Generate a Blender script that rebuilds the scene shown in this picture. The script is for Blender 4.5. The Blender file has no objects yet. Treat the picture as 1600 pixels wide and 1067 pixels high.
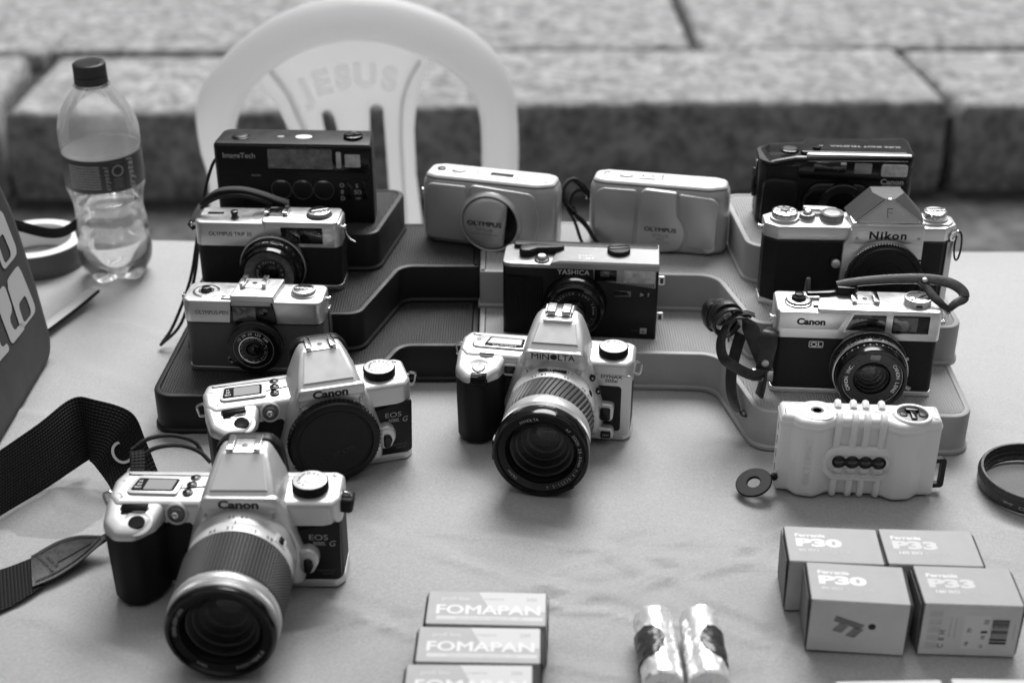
import bpy, bmesh, math, random
from mathutils import Matrix, Vector, Euler, noise
R = math.radians
sc = bpy.context.scene
COL = sc.collection

# ------------------------------------------------------------------ camera, sky, sun, exposure
# z = 0 is the table top; the street lies 0.72 m below it
CAM_F, CAM_PITCH, CAM_H = 50.0, 28.0, 0.568
cd = bpy.data.cameras.new('camera'); cam = bpy.data.objects.new('camera', cd); COL.objects.link(cam)
cam.location = (0, 0, CAM_H); cam.rotation_euler = (R(90 - CAM_PITCH), 0, 0)
cd.lens = CAM_F; cd.sensor_width = 36.0; cd.clip_start = .02; cd.clip_end = 400
cd.dof.use_dof = True; cd.dof.focus_distance = 1.02; cd.dof.aperture_fstop = 5.4; cd.dof.aperture_blades = 9
sc.camera = cam
SUN_EL, SUN_AZ = 54.0, 10.0          # degrees; azimuth from +y (behind the table) towards +x
world = bpy.data.worlds.new('World'); sc.world = world; world.use_nodes = True
wn, wl = world.node_tree.nodes, world.node_tree.links
wn.clear()
sky = wn.new('ShaderNodeTexSky'); sky.sky_type = 'NISHITA'; sky.sun_disc = False
sky.sun_elevation = R(SUN_EL); sky.sun_rotation = R(SUN_AZ); sky.air_density = .8; sky.dust_density = 1.6; sky.ozone_density = 1.0
bw = wn.new('ShaderNodeRGBToBW'); bg = wn.new('ShaderNodeBackground'); bg.inputs['Strength'].default_value = .05
wo = wn.new('ShaderNodeOutputWorld')
wl.new(sky.outputs[0], bw.inputs[0]); wl.new(bw.outputs[0], bg.inputs['Color']); wl.new(bg.outputs[0], wo.inputs['Surface'])
sl = bpy.data.lights.new('sun', 'SUN'); sl.energy = 5.0; sl.angle = R(38); sl.color = (1, 1, 1)
sun = bpy.data.objects.new('sun', sl); COL.objects.link(sun)
sd = Vector((math.sin(R(SUN_AZ)) * math.cos(R(SUN_EL)), math.cos(R(SUN_AZ)) * math.cos(R(SUN_EL)), math.sin(R(SUN_EL))))
sun.rotation_euler = sd.to_track_quat('Z', 'Y').to_euler(); sun.location = sd * 8
sc.view_settings.view_transform = 'Standard'; sc.view_settings.look = 'None'
sc.view_settings.exposure = 0.12; sc.view_settings.gamma = 1.0; sc.view_settings.use_curve_mapping = False
sc.cycles.use_denoising = True; sc.cycles.max_bounces = 10; sc.cycles.transmission_bounces = 8
sc.cycles.caustics_reflective = False; sc.cycles.caustics_refractive = True; sc.cycles.blur_glossy = .6

# ------------------------------------------------------------------ materials
MATS = {}
def mk(name, base, rough=.5, metal=0., var=0., vscale=60., bump=0., bscale=900., btype='noise', spec=.5, coat=0., trans=0., ior=1.45, rvar=0., dist=.0004, emit=0., stretch=None, vec='Object', sss=0., transl=0.):
    m = bpy.data.materials.new(name); m.use_nodes = True
    n, l = m.node_tree.nodes, m.node_tree.links
    b = n['Principled BSDF']
    b.inputs['Base Color'].default_value = (base, base, base, 1)
    b.inputs['Roughness'].default_value = rough; b.inputs['Metallic'].default_value = metal
    b.inputs['Specular IOR Level'].default_value = spec; b.inputs['Coat Weight'].default_value = coat
    b.inputs['Coat Roughness'].default_value = .08
    b.inputs['Transmission Weight'].default_value = trans; b.inputs['IOR'].default_value = ior
    if sss: b.inputs['Subsurface Weight'].default_value = sss; b.inputs['Subsurface Radius'].default_value = (.004,) * 3
    tc = n.new('ShaderNodeTexCoord'); src = tc.outputs[vec]
    if stretch:
        mp = n.new('ShaderNodeMapping'); mp.inputs['Scale'].default_value = stretch
        l.new(src, mp.inputs['Vector']); src = mp.outputs[0]
    if var or rvar:
        t = n.new('ShaderNodeTexNoise'); t.inputs['Scale'].default_value = vscale; t.inputs['Detail'].default_value = 6; t.inputs['Roughness'].default_value = .65
        l.new(src, t.inputs['Vector'])
        if var:
            r = n.new('ShaderNodeMapRange'); r.inputs['From Min'].default_value = .3; r.inputs['From Max'].default_value = .7
            r.inputs['To Min'].default_value = max(0, base * (1 - var)); r.inputs['To Max'].default_value = min(1, base * (1 + var))
            l.new(t.outputs['Fac'], r.inputs['Value']); l.new(r.outputs[0], b.inputs['Base Color'])
        if rvar:
            r = n.new('ShaderNodeMapRange'); r.inputs['From Min'].default_value = .3; r.inputs['From Max'].default_value = .7
            r.inputs['To Min'].default_value = max(.02, rough - rvar); r.inputs['To Max'].default_value = min(1, rough + rvar)
            l.new(t.outputs['Fac'], r.inputs['Value']); l.new(r.outputs[0], b.inputs['Roughness'])
    if bump:
        if btype == 'voronoi':
            t = n.new('ShaderNodeTexVoronoi'); t.inputs['Scale'].default_value = bscale; o = t.outputs['Distance']
        elif btype == 'wave':
            t = n.new('ShaderNodeTexWave'); t.wave_type = 'BANDS'; t.bands_direction = 'X'; t.inputs['Scale'].default_value = bscale; o = t.outputs['Fac']
        elif btype == 'checker':
            t = n.new('ShaderNodeTexWave'); t.wave_type = 'BANDS'; t.bands_direction = 'X'; t.inputs['Scale'].default_value = bscale
            t2 = n.new('ShaderNodeTexWave'); t2.wave_type = 'BANDS'; t2.bands_direction = 'Y'; t2.inputs['Scale'].default_value = bscale
            mx = n.new('ShaderNodeMath'); mx.operation = 'MULTIPLY'
            l.new(src, t2.inputs['Vector']); l.new(t.outputs['Fac'], mx.inputs[0]); l.new(t2.outputs['Fac'], mx.inputs[1]); o = mx.outputs[0]
        else:
            t = n.new('ShaderNodeTexNoise'); t.inputs['Scale'].default_value = bscale; t.inputs['Detail'].default_value = 3; o = t.outputs['Fac']
        l.new(src, t.inputs['Vector'])
        bp = n.new('ShaderNodeBump'); bp.inputs['Strength'].default_value = bump; bp.inputs['Distance'].default_value = dist
        l.new(o, bp.inputs['Height']); l.new(bp.outputs[0], b.inputs['Normal'])
    if emit:
        b.inputs['Emission Color'].default_value = (1, 1, 1, 1); b.inputs['Emission Strength'].default_value = emit
    if transl:
        tr = n.new('ShaderNodeBsdfTranslucent'); tr.inputs['Color'].default_value = (base,) * 3 + (1,); mx = n.new('ShaderNodeMixShader'); mx.inputs[0].default_value = transl
        l.new(b.outputs[0], mx.inputs[1]); l.new(tr.outputs[0], mx.inputs[2]); l.new(mx.outputs[0], n['Material Output'].inputs['Surface'])
    MATS[name] = m
    return m
mk('satin_chrome', .70, .34, .8, rvar=.06, vscale=150, bump=.05, bscale=6000)
mk('bright_chrome', .74, .14, 1., rvar=.06, vscale=200)
mk('dull_chrome', .42, .36, 1., rvar=.08, vscale=200)
mk('silver_plastic', .64, .35, .5, rvar=.05, vscale=120, bump=.04, bscale=5000)
mk('silver_dark', .34, .40, .4, rvar=.06, vscale=150)
mk('silver_white', .74, .36, .15, rvar=.05, vscale=120)
mk('champagne', .56, .34, .4, rvar=.05, vscale=100, bump=.04, bscale=6000)
mk('black_plastic', .008, .40, 0, spec=.32, rvar=.1, vscale=120, bump=.06, bscale=4000)
mk('black_gloss', .006, .15, 0, spec=.4, rvar=.06, vscale=90)
mk('black_rubber', .011, .6, 0, spec=.3, bump=.12, bscale=3500)
mk('black_grain', .010, .52, 0, spec=.35, bump=.5, bscale=1400, btype='voronoi', dist=.0003, rvar=.08, vscale=300)
mk('grey_grain', .10, .58, 0, bump=.6, bscale=1300, btype='voronoi', dist=.0003)
mk('ribbed_black', .008, .42, 0, spec=.3, bump=1, bscale=180, btype='wave', dist=.0006)
mk('dark_metal', .05, .32, .8, rvar=.08, vscale=200)
mk('black_paint', .022, .30, 0, rvar=.08, vscale=150)
mk('lens_coat', .006, .03, 0, spec=.7, coat=.6)
mk('lens_glass', 1.0, .0, 0, trans=1., ior=1.5)
mk('lens_deep', .010, .25, 0)
mk('finder_glass', .018, .05, 0, spec=.8, coat=.5, var=.6, vscale=160)
mk('clear_pane', .10, .06, 0, spec=.7, coat=.6, var=.5, vscale=120)
mk('lcd', .36, .16, 0, spec=.5, coat=.4)
mk('flash_panel', .70, .16, 0, spec=.6, coat=.5, bump=.9, bscale=260, btype='wave', dist=.0006, var=.35, vscale=160)
mk('flash_dark', .16, .12, 0, spec=.6, coat=.6, bump=.6, bscale=300, btype='wave', dist=.0004, var=.6, vscale=120)
mk('print_white', .78, .5)
mk('print_grey', .42, .5)
mk('print_dim', .11, .5)
mk('print_black', .012, .5)
mk('print_mid', .18, .5)
mk('leather_strap', .030, .42, 0, var=.5, vscale=220, bump=.5, bscale=900, rvar=.1)
mk('leather_edge', .12, .6, 0, var=.4, vscale=300)
mk('webbing', .013, .7, 0, spec=.3, bump=1., bscale=130, btype='checker', dist=.0016, vec='UV')
mk('cord', .016, .7, 0, bump=.8, bscale=1600, btype='voronoi', dist=.0004)
mk('white_pearl', .82, .34, .0, rvar=.05, vscale=80, bump=.03, bscale=4000)
mk('riser_black', .012, .46, 0, spec=.35, rvar=.08, vscale=60, bump=.08, bscale=2500)
mk('riser_black_tread', .032, .50, 0, bump=1., bscale=150, btype='wave', dist=.0007)
mk('riser_grey', .34, .5, 0, var=.05, vscale=30, bump=.06, bscale=2500)
mk('riser_grey_tread', .38, .55, 0, bump=1., bscale=150, btype='wave', dist=.0007)
mk('chair_plastic', .90, .40, 0, rvar=.06, vscale=20, transl=.66)
def thin_clear(name, tint, lo, hi, rough=.03, haze=0.):
    # thin clear wall: straight see-through with a Fresnel sheen
    m = bpy.data.materials.new(name); m.use_nodes = True; n, l = m.node_tree.nodes, m.node_tree.links; n.clear()
    t = n.new('ShaderNodeBsdfTransparent'); t.inputs['Color'].default_value = (tint,) * 3 + (1,); g = n.new('ShaderNodeBsdfGlossy'); g.inputs['Roughness'].default_value = rough
    w = n.new('ShaderNodeLayerWeight'); w.inputs['Blend'].default_value = .25; r = n.new('ShaderNodeMapRange'); r.inputs['To Min'].default_value = lo; r.inputs['To Max'].default_value = hi
    mx = n.new('ShaderNodeMixShader'); o = n.new('ShaderNodeOutputMaterial')
    l.new(w.outputs['Fresnel'], r.inputs['Value']); l.new(r.outputs[0], mx.inputs[0]); l.new(t.outputs[0], mx.inputs[1]); l.new(g.outputs[0], mx.inputs[2])
    if haze:      # faint milky scatter, added to brighten the bottle like backlit glints
        h = n.new('ShaderNodeBsdfTranslucent'); h.inputs['Color'].default_value = (.95, .95, .95, 1); m2 = n.new('ShaderNodeMixShader'); m2.inputs[0].default_value = haze
        l.new(mx.outputs[0], m2.inputs[1]); l.new(h.outputs[0], m2.inputs[2]); l.new(m2.outputs[0], o.inputs['Surface'])
    else: l.new(mx.outputs[0], o.inputs['Surface'])
    MATS[name] = m
thin_clear('pet', .99, .05, .9, haze=.13); thin_clear('filter_clear', .95, .42, .8); thin_clear('lens_shell', .85, .012, .45, .01)
mk('water', 1.0, .0, 0, trans=1., ior=1.333)
mk('chair_plastic_lit', .96, .35, 0, transl=.92)  # lighter, more translucent copy of the chair plastic so raised letters look lit
mk('shade_canvas', .74, .8, 0, transl=.5)
mk('cap_plastic', .05, .38)
mk('bottle_label', .055, .35)
mk('bottle_label_inner', .72, .5)
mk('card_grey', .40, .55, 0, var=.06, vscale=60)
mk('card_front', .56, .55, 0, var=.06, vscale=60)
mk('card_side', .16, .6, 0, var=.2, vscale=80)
mk('card_white', .72, .5, 0, var=.04, vscale=60)
mk('card_foma', .42, .5, 0, var=.06, vscale=60)
mk('card_foma_light', .62, .5)
mk('card_edge', .02, .7)
mk('foil', .93, .30, .5, bump=.4, bscale=90, dist=.0015, rvar=.08, vscale=90)
mk('foil_paper', .05, .3, 0, var=.5, vscale=90, bump=.3, bscale=120, dist=.002)
mk('roof_grain', .06, .5, 0, bump=.6, bscale=1300, btype='voronoi', dist=.0003)
mk('rubber_grey', .06, .5, .2, bump=.1, bscale=3500)
mk('bag_cloth', .060, .8, 0, var=.15, vscale=40, bump=.3, bscale=1500)
mk('bag_print', .52, .6)
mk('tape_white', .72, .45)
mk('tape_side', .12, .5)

# ------------------------------------------------------------------ geometry helpers (lengths in mm unless said otherwise)
I4 = Matrix.Identity(4)
FRONT = Matrix(((1, 0, 0, 0), (0, 0, -1, 0), (0, 1, 0, 0), (0, 0, 0, 1)))       # (x, up, towards the viewer)
SIDE = Matrix(((0, 0, 1, 0), (1, 0, 0, 0), (0, 1, 0, 0), (0, 0, 0, 1)))         # (y, up, towards +x)
def T(x=0, y=0, z=0): return Matrix.Translation((x, y, z))
def RX(a): return Matrix.Rotation(R(a), 4, 'X')
def RY(a): return Matrix.Rotation(R(a), 4, 'Y')
def RZ(a): return Matrix.Rotation(R(a), 4, 'Z')
class G:
    def __init__(s): s.v, s.f = [], []
    def add(s, vf, M=None):
        v, f = (vf.v, vf.f) if isinstance(vf, G) else vf; o = len(s.v)
        s.v += [(M @ Vector(p)) if M is not None else Vector(p) for p in v]
        s.f += [tuple(i + o for i in q) for q in f]
        return s
def obj(name, g, mat, parent=None, U=.001, smooth=32, M=None):
    if not isinstance(g, G) or M is not None: g = G().add(g, M)
    me = bpy.data.meshes.new(name)
    me.from_pydata([tuple(p * U) for p in g.v], [], g.f)
    me.validate(); me.update()
    if len(me.polygons) < 40000:
        bm = bmesh.new(); bm.from_mesh(me); bmesh.ops.recalc_face_normals(bm, faces=bm.faces); bm.to_mesh(me); bm.free()
    if smooth:
        me.polygons.foreach_set('use_smooth', [True] * len(me.polygons))
        me.set_sharp_from_angle(angle=R(smooth))
    if mat: me.materials.append(MATS[mat])
    o = bpy.data.objects.new(name, me); COL.objects.link(o)
    if parent is not None: o.parent = parent
    return o
def tag(o, label=None, cat=None, group=None, kind=None):
    if label: o['label'] = label
    if cat: o['category'] = cat
    if group: o['group'] = group
    if kind: o['kind'] = kind
    return o
def thing(name, label, cat, loc=(0, 0, 0), yaw=0, group=None, tilt=0):
    o = bpy.data.objects.new(name, None); COL.objects.link(o); o.empty_display_size = .01
    o.location = loc; o.rotation_euler = (R(tilt), 0, R(yaw))
    return tag(o, label, cat, group)
def area(p): return sum(a[0] * b[1] - b[0] * a[1] for a, b in zip(p, p[1:] + p[:1]))
def ccw(p): return p if area(p) > 0 else p[::-1]
def fil(pts, r=2., n=5):
    """polygon with rounded corners; a point may carry its own radius"""
    out = []; N = len(pts)
    for i in range(N):
        p = Vector(pts[i][:2]); a = Vector(pts[i - 1][:2]); b = Vector(pts[(i + 1) % N][:2])
        rr = pts[i][2] if len(pts[i]) > 2 else r
        u = (a - p); w = (b - p); lu, lw = u.length, w.length
        if lu < 1e-9 or lw < 1e-9: continue
        u /= lu; w /= lw
        c = max(-1, min(1, u.dot(w))); ang = math.acos(c)
        if rr <= 0 or ang > 3.1: out.append(tuple(p)); continue
        t = min(rr / math.tan(ang / 2), lu * .49, lw * .49); rr = t * math.tan(ang / 2)
        ctr = p + (u + w).normalized() * (rr / math.sin(ang / 2))
        s = p + u * t; e = p + w * t
        a0 = math.atan2(s.y - ctr.y, s.x - ctr.x); a1 = math.atan2(e.y - ctr.y, e.x - ctr.x)
        d = (a1 - a0 + math.pi) % (2 * math.pi) - math.pi
        for k in range(n + 1): out.append((ctr.x + rr * math.cos(a0 + d * k / n), ctr.y + rr * math.sin(a0 + d * k / n)))
    return ccw(out)
def rr(w, h, r=2., n=5, cx=0, cy=0):
    return fil([(cx - w / 2, cy - h / 2), (cx + w / 2, cy - h / 2), (cx + w / 2, cy + h / 2), (cx - w / 2, cy + h / 2)], r, n)
def circ(r, n=40, cx=0, cy=0, ry=None): return [(cx + r * math.cos(2 * math.pi * k / n), cy + (ry or r) * math.sin(2 * math.pi * k / n)) for k in range(n)]
def gearo(r, d, teeth, n=4):
    o = []
    for k in range(teeth * n):
        ph = k % n; a = 2 * math.pi * k / (teeth * n)
        o.append(((r if ph < n / 2 else r - d) * math.cos(a), (r if ph < n / 2 else r - d) * math.sin(a)))
    return o
def offs(o, d):
    """move a ccw outline inwards by d"""
    N = len(o); out = []
    for i in range(N):
        p, a, b = Vector(o[i]), Vector(o[i - 1]), Vector(o[(i + 1) % N])
        e1, e2 = (p - a).normalized(), (b - p).normalized()
        n1, n2 = Vector((-e1.y, e1.x)), Vector((-e2.y, e2.x))
        k = 1 + n1.dot(n2); n = (n1 + n2) / max(k, .35)
        out.append(tuple(p + n * d))
    return out
def cont(o, levels, caps=(1, 1)):
    """stack of (inset, height) contours of an outline"""
    o = ccw(list(o)); N = len(o); v = []; f = []
    for ins, z in levels: v += [(x, y, z) for x, y in (offs(o, ins) if ins else o)]
    for k in range(len(levels) - 1):
        for i in range(N):
            j = (i + 1) % N; f.append((k * N + i, k * N + j, (k + 1) * N + j, (k + 1) * N + i))
    if caps[0]: f.append(tuple(range(N))[::-1])
    if caps[1]: f.append(tuple((len(levels) - 1) * N + i for i in range(N)))
    return v, f
def slab(o, z0, z1, b=.6, n=3, bb=None, M=None):
    bb = b if bb is None else bb; L = []
    if bb > 0: L += [(bb * (1 - math.sin(math.pi / 2 * k / n)), z0 + bb * (1 - math.cos(math.pi / 2 * k / n))) for k in range(n + 1)]
    else: L += [(0, z0)]
    if b > 0: L += [(b * (1 - math.cos(math.pi / 2 * k / n)), z1 - b + b * math.sin(math.pi / 2 * k / n)) for k in range(n + 1)]
    else: L += [(0, z1)]
    g = cont(o, L)
    return G().add(g, M) if M is not None else g
def box(x0, x1, y0, y1, z0, z1, b=.4, r=.4, n=2):
    return slab(rr(x1 - x0, y1 - y0, r, 3, (x0 + x1) / 2, (y0 + y1) / 2), z0, z1, b, n)
def lathe(pr, n=48, cap=True):
    v = []; f = []; m = len(pr)
    for r, h in pr:
        for k in range(n): a = 2 * math.pi * k / n; v.append((r * math.cos(a), r * math.sin(a), h))
    for i in range(m - 1):
        for k in range(n): q = (k + 1) % n; f.append((i * n + k, i * n + q, (i + 1) * n + q, (i + 1) * n + k))
    if cap:
        if pr[0][0] > 1e-6: f.append(tuple(range(n))[::-1])
        if pr[-1][0] > 1e-6: f.append(tuple((m - 1) * n + k for k in range(n)))
    return v, f
def tubeo(path, r, n=8, closed=False, flat=1.):
    """round tube along a path; r a number or list"""
    P = [Vector(p) for p in path]; N = len(P); v = []; f = []
    up = Vector((0, 0, 1)); prev = None
    for i, p in enumerate(P):
        a = P[i - 1] if (i > 0 or closed) else P[i]; b = P[(i + 1) % N] if (i < N - 1 or closed) else P[i]
        t = (b - a).normalized()
        if prev is None:
            s = t.cross(up)
            if s.length < .1: s = t.cross(Vector((1, 0, 0)))
            s.normalize()
        else:
            s = (prev - t * prev.dot(t)).normalized()
        prev = s; u = s.cross(t); q = r[i] if isinstance(r, (list, tuple)) else r
        for k in range(n): A = 2 * math.pi * k / n; v.append(p + s * (q * math.cos(A)) + u * (q * flat * math.sin(A)))
    for i in range(N if closed else N - 1):
        j = (i + 1) % N
        for k in range(n): l = (k + 1) % n; f.append((i * n + k, i * n + l, j * n + l, j * n + k))
    if not closed: f += [tuple(range(n))[::-1], tuple((N - 1) * n + k for k in range(n))]
    return v, f
def spline(pts, n=8, closed=False):
    P = [Vector(p) for p in pts]; out = []; N = len(P)
    for i in range(N if closed else N - 1):
        p0 = P[i - 1] if (i > 0 or closed) else P[0] * 2 - P[1]
        p1, p2 = P[i], P[(i + 1) % N]; p3 = P[(i + 2) % N] if (i + 2 < N or closed) else P[-1] * 2 - P[-2]
        for k in range(n):
            t = k / n; out.append(.5 * ((2 * p1) + (p2 - p0) * t + (2 * p0 - 5 * p1 + 4 * p2 - p3) * t * t + (3 * p1 - p0 - 3 * p2 + p3) * t ** 3))
    if not closed: out.append(P[-1])
    return out
def ribbon(name, path, wdir, width, thick, mat, parent, U=.001, n=8):
    """flat strap: control points and, at each, the direction across the strap (smoothly interpolated)"""
    P = spline(path, n); W = spline(wdir, n); wd = spline([(w, 0, 0) for w in width], n) if isinstance(width, (list, tuple)) else [Vector((width, 0, 0))] * len(P)
    v = []; f = []; uv = []; L = 0; us = []
    for i, p in enumerate(P):
        t = (P[min(i + 1, len(P) - 1)] - P[max(i - 1, 0)]).normalized(); w = W[i]; w = (w - t * w.dot(t)).normalized(); nn = t.cross(w); h = wd[i].x / 2
        if i: L += (p - P[i - 1]).length
        us.append((L, h))
        for a, b in ((-1, -1), (-.93, -1.25), (.93, -1.25), (1, -1), (1, 1), (.93, 1.25), (-.93, 1.25), (-1, 1)): v.append(p + w * (h * a) + nn * (thick / 2 * b / 1.25))
    N = len(P)
    for i in range(N - 1):
        for k in range(8): q = (k + 1) % 8; f.append((i * 8 + k, i * 8 + q, i * 8 + 8 + q, i * 8 + 8 + k))
    f += [tuple(range(8))[::-1], tuple((N - 1) * 8 + k for k in range(8))]
    g = G(); g.v, g.f = v, f
    o = obj(name, g, mat, parent, U, smooth=60)
    ul = o.data.uv_layers.new(name='UVMap'); ac = (-1, -.93, .93, 1, 1, .93, -.93, -1)
    for lp in o.data.loops:
        i, k = divmod(lp.vertex_index, 8); i = min(i, N - 1)
        ul.data[lp.index].uv = (us[i][0] * U, us[i][1] * ac[k] * U)
    return o
def strip(name, A, B, thick, mat, parent, U=.001, n=8, cross=6):
    """strap given by its two edges"""
    PA, PB = spline(A, n), spline(B, n); N = len(PA); v = []; uv = []; L = 0; K = cross + 1
    for i in range(N):
        c0 = (PA[i] + PB[i]) / 2; a = max(i - 1, 0); b = min(i + 1, N - 1); t = ((PA[b] + PB[b]) - (PA[a] + PB[a])).normalized(); nn = t.cross(PB[i] - PA[i]).normalized()
        if i: L += (c0 - (PA[i - 1] + PB[i - 1]) / 2).length
        for sgn in (1, -1):
            for k in range(K):
                q = k / cross; e = min(1, .35 + 3 * min(q, 1 - q)); v.append(PA[i].lerp(PB[i], q) + nn * (sgn * thick / 2 * e)); uv.append((L * U, q * (PB[i] - PA[i]).length * U))
    f = []; M2 = 2 * K
    for i in range(N - 1):
        o, p = i * M2, (i + 1) * M2
        for k in range(cross): f.append((o + k, p + k, p + k + 1, o + k + 1)); f.append((o + K + k, o + K + k + 1, p + K + k + 1, p + K + k))
        f.append((o, o + K, p + K, p)); f.append((o + cross, p + cross, p + K + cross, o + K + cross))
    for o in (0, (N - 1) * M2):
        for k in range(cross): f.append((o + k, o + k + 1, o + K + k + 1, o + K + k))
    g = G(); g.v, g.f = v, f; ob = obj(name, g, mat, parent, U, smooth=60); ul = ob.data.uv_layers.new(name='UVMap')
    for lp in ob.data.loops: ul.data[lp.index].uv = uv[lp.vertex_index]
    return ob
_TC = {}
def textg(s, size, bold=0., ext=.06, shear=0., sp=1., wide=1., align='CENTER', res=3):
    """lettering as thin solid letters; size is the capital height in mm, lying in xy, centred"""
    if bold and 'M' in s:       # the font's outline offset breaks this letter: thicken by stacking shifted copies
        v, f = textg(s, size, 0., ext, shear, sp, wide, align, res); b = bold * size / .69; V, F = [], []
        for q, (dx, dy) in enumerate(((-b, 0), (b, 0), (0, b * .8), (0, -b * .8), (-b * .5, b * .4), (b * .5, -b * .4))):
            o = len(V); V += [(x + dx, y + dy, z + q * size * .0012) for x, y, z in v]; F += [tuple(i + o for i in p) for p in f]
        return V, F
    k = (s, bold, shear, sp, res)
    if k not in _TC:
        c = bpy.data.curves.new('t', 'FONT'); c.body = s; c.size = 1.; c.offset = bold; c.shear = shear; c.space_character = sp; c.resolution_u = res
        c.align_x = 'LEFT'; c.extrude = 0; c.fill_mode = 'FRONT'
        o = bpy.data.objects.new('t', c); COL.objects.link(o)
        dg = bpy.context.evaluated_depsgraph_get(); me = o.evaluated_get(dg).to_mesh()
        v = [tuple(p.co) for p in me.vertices]; f = [tuple(p.vertices) for p in me.polygons]
        o.evaluated_get(dg).to_mesh_clear(); bpy.data.objects.remove(o); bpy.data.curves.remove(c)
        _TC[k] = (v, f)
    v, f = _TC[k]
    if not v: return [], []
    q = size / .69
    xs = [p[0] for p in v]; x0, x1 = min(xs), max(xs); cx = {'CENTER': (x0 + x1) / 2, 'LEFT': x0, 'RIGHT': x1}[align]
    return [((p[0] - cx) * q * wide, (p[1] - .345) * q, ext) for p in v], f
def ringtext(s, r, size, a0, a1, bold=0., inward=False, ext=.06, sp=1., wide=1.):
    """letters round a circle from angle a0 to a1 (degrees, anticlockwise from +x), tops outward unless inward"""
    g = G(); n = len(s)
    for i, ch in enumerate(s):
        if ch == ' ': continue
        a = a0 + (a1 - a0) * (i + .5) / n
        g.add(textg(ch, size, bold, ext, wide=wide), RZ(a) @ T(r, 0, 0) @ RZ(90 if inward else -90))
    return g
def drumtext(s, r, h, size, a0, a1, bold=0., flip=False):
    """letters on a drum side (axis z); tops towards +z, or -z when flip"""
    g = G(); n = len(s)
    for i, ch in enumerate(s):
        if ch == ' ': continue
        a = a0 + (a1 - a0) * (i + .5) / n
        M = RZ(a) @ T(r, 0, h) @ Matrix(((0, 0, 1, 0), (1, 0, 0, 0), (0, 1, 0, 0), (0, 0, 0, 1)))
        g.add(textg(ch, size, bold, .05), M @ RZ(180) if flip else M)
    return g
def loft(loops, caps=(1, 1)):
    v = []; f = []; N = len(loops[0])
    for l in loops: v += [tuple(p) for p in l]
    for k in range(len(loops) - 1):
        for i in range(N):
            j = (i + 1) % N; f.append((k * N + i, k * N + j, (k + 1) * N + j, (k + 1) * N + i))
    if caps[0]: f.append(tuple(range(N))[::-1])
    if caps[1]: f.append(tuple((len(loops) - 1) * N + i for i in range(N)))
    return v, f
def dome(r, h, n=40, m=8, inner=0):
    """shallow glass cap of radius r and rise h"""
    return lathe([(r * math.cos(math.pi / 2 * k / m) if k < m else 1e-7, h * math.sin(math.pi / 2 * k / m)) for k in range(m + 1)], n)
def ringplate(r0, r1, z0, z1, b=.3, n=56):
    return lathe([(r0, z0), (r1 - b, z0), (r1, z0 + b), (r1, z1 - b), (r1 - b, z1), (r0 + b, z1), (r0, z1 - b), (r0, z0)], n, cap=False)
def screw(r=1.3, n=16):
    g = G(); g.add(lathe([(r, 0), (r, .25), (r * .8, .5), (1e-6, .55)], n))
    return g
# ------------------------------------------------------------------ street, pavement, table
def stone_mat(name, base, var, s1, bumpd, rough=.85):
    m = bpy.data.materials.new(name); m.use_nodes = True; n, l = m.node_tree.nodes, m.node_tree.links; b = n['Principled BSDF']
    b.inputs['Roughness'].default_value = rough; b.inputs['Specular IOR Level'].default_value = .25
    tc = n.new('ShaderNodeTexCoord'); a = n.new('ShaderNodeTexNoise'); a.inputs['Scale'].default_value = s1; a.inputs['Detail'].default_value = 9; a.inputs['Roughness'].default_value = .68
    c = n.new('ShaderNodeTexVoronoi'); c.inputs['Scale'].default_value = s1 * 3.1; c.feature = 'SMOOTH_F1'
    l.new(tc.outputs['Object'], a.inputs['Vector']); l.new(tc.outputs['Object'], c.inputs['Vector'])
    mx = n.new('ShaderNodeMath'); mx.operation = 'MULTIPLY_ADD'; mx.inputs[1].default_value = .35
    l.new(c.outputs['Distance'], mx.inputs[0]); l.new(a.outputs['Fac'], mx.inputs[2])
    r = n.new('ShaderNodeMapRange'); r.inputs['From Min'].default_value = .42; r.inputs['From Max'].default_value = .88
    r.inputs['To Min'].default_value = base * (1 - var); r.inputs['To Max'].default_value = min(.9, base * (1 + var))
    l.new(mx.outputs[0], r.inputs['Value']); l.new(r.outputs[0], b.inputs['Base Color'])
    bp = n.new('ShaderNodeBump'); bp.inputs['Strength'].default_value = .9; bp.inputs['Distance'].default_value = bumpd
    l.new(mx.outputs[0], bp.inputs['Height']); l.new(bp.outputs[0], b.inputs['Normal'])
    MATS[name] = m
stone_mat('granite', .34, .62, 16, .02)
stone_mat('asphalt', .10, .6, 9, .012)
stone_mat('joint_dirt', .035, .5, 20, .01)
ZG, ZK = -.72, -.50
def sheet(name, x0, x1, y0, y1, z, mat):
    return tag(obj(name, ([(x0, y0, z), (x1, y0, z), (x1, y1, z), (x0, y1, z)], [(0, 1, 2, 3)]), mat, U=1, smooth=0), kind='structure')
sheet('road', -60, 60, -60, 60, ZG, 'asphalt')
KY = R(1.6)
side = sheet('sidewalk', -14, 14, 3.24, 30, ZK - .05, 'joint_dirt')
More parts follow.
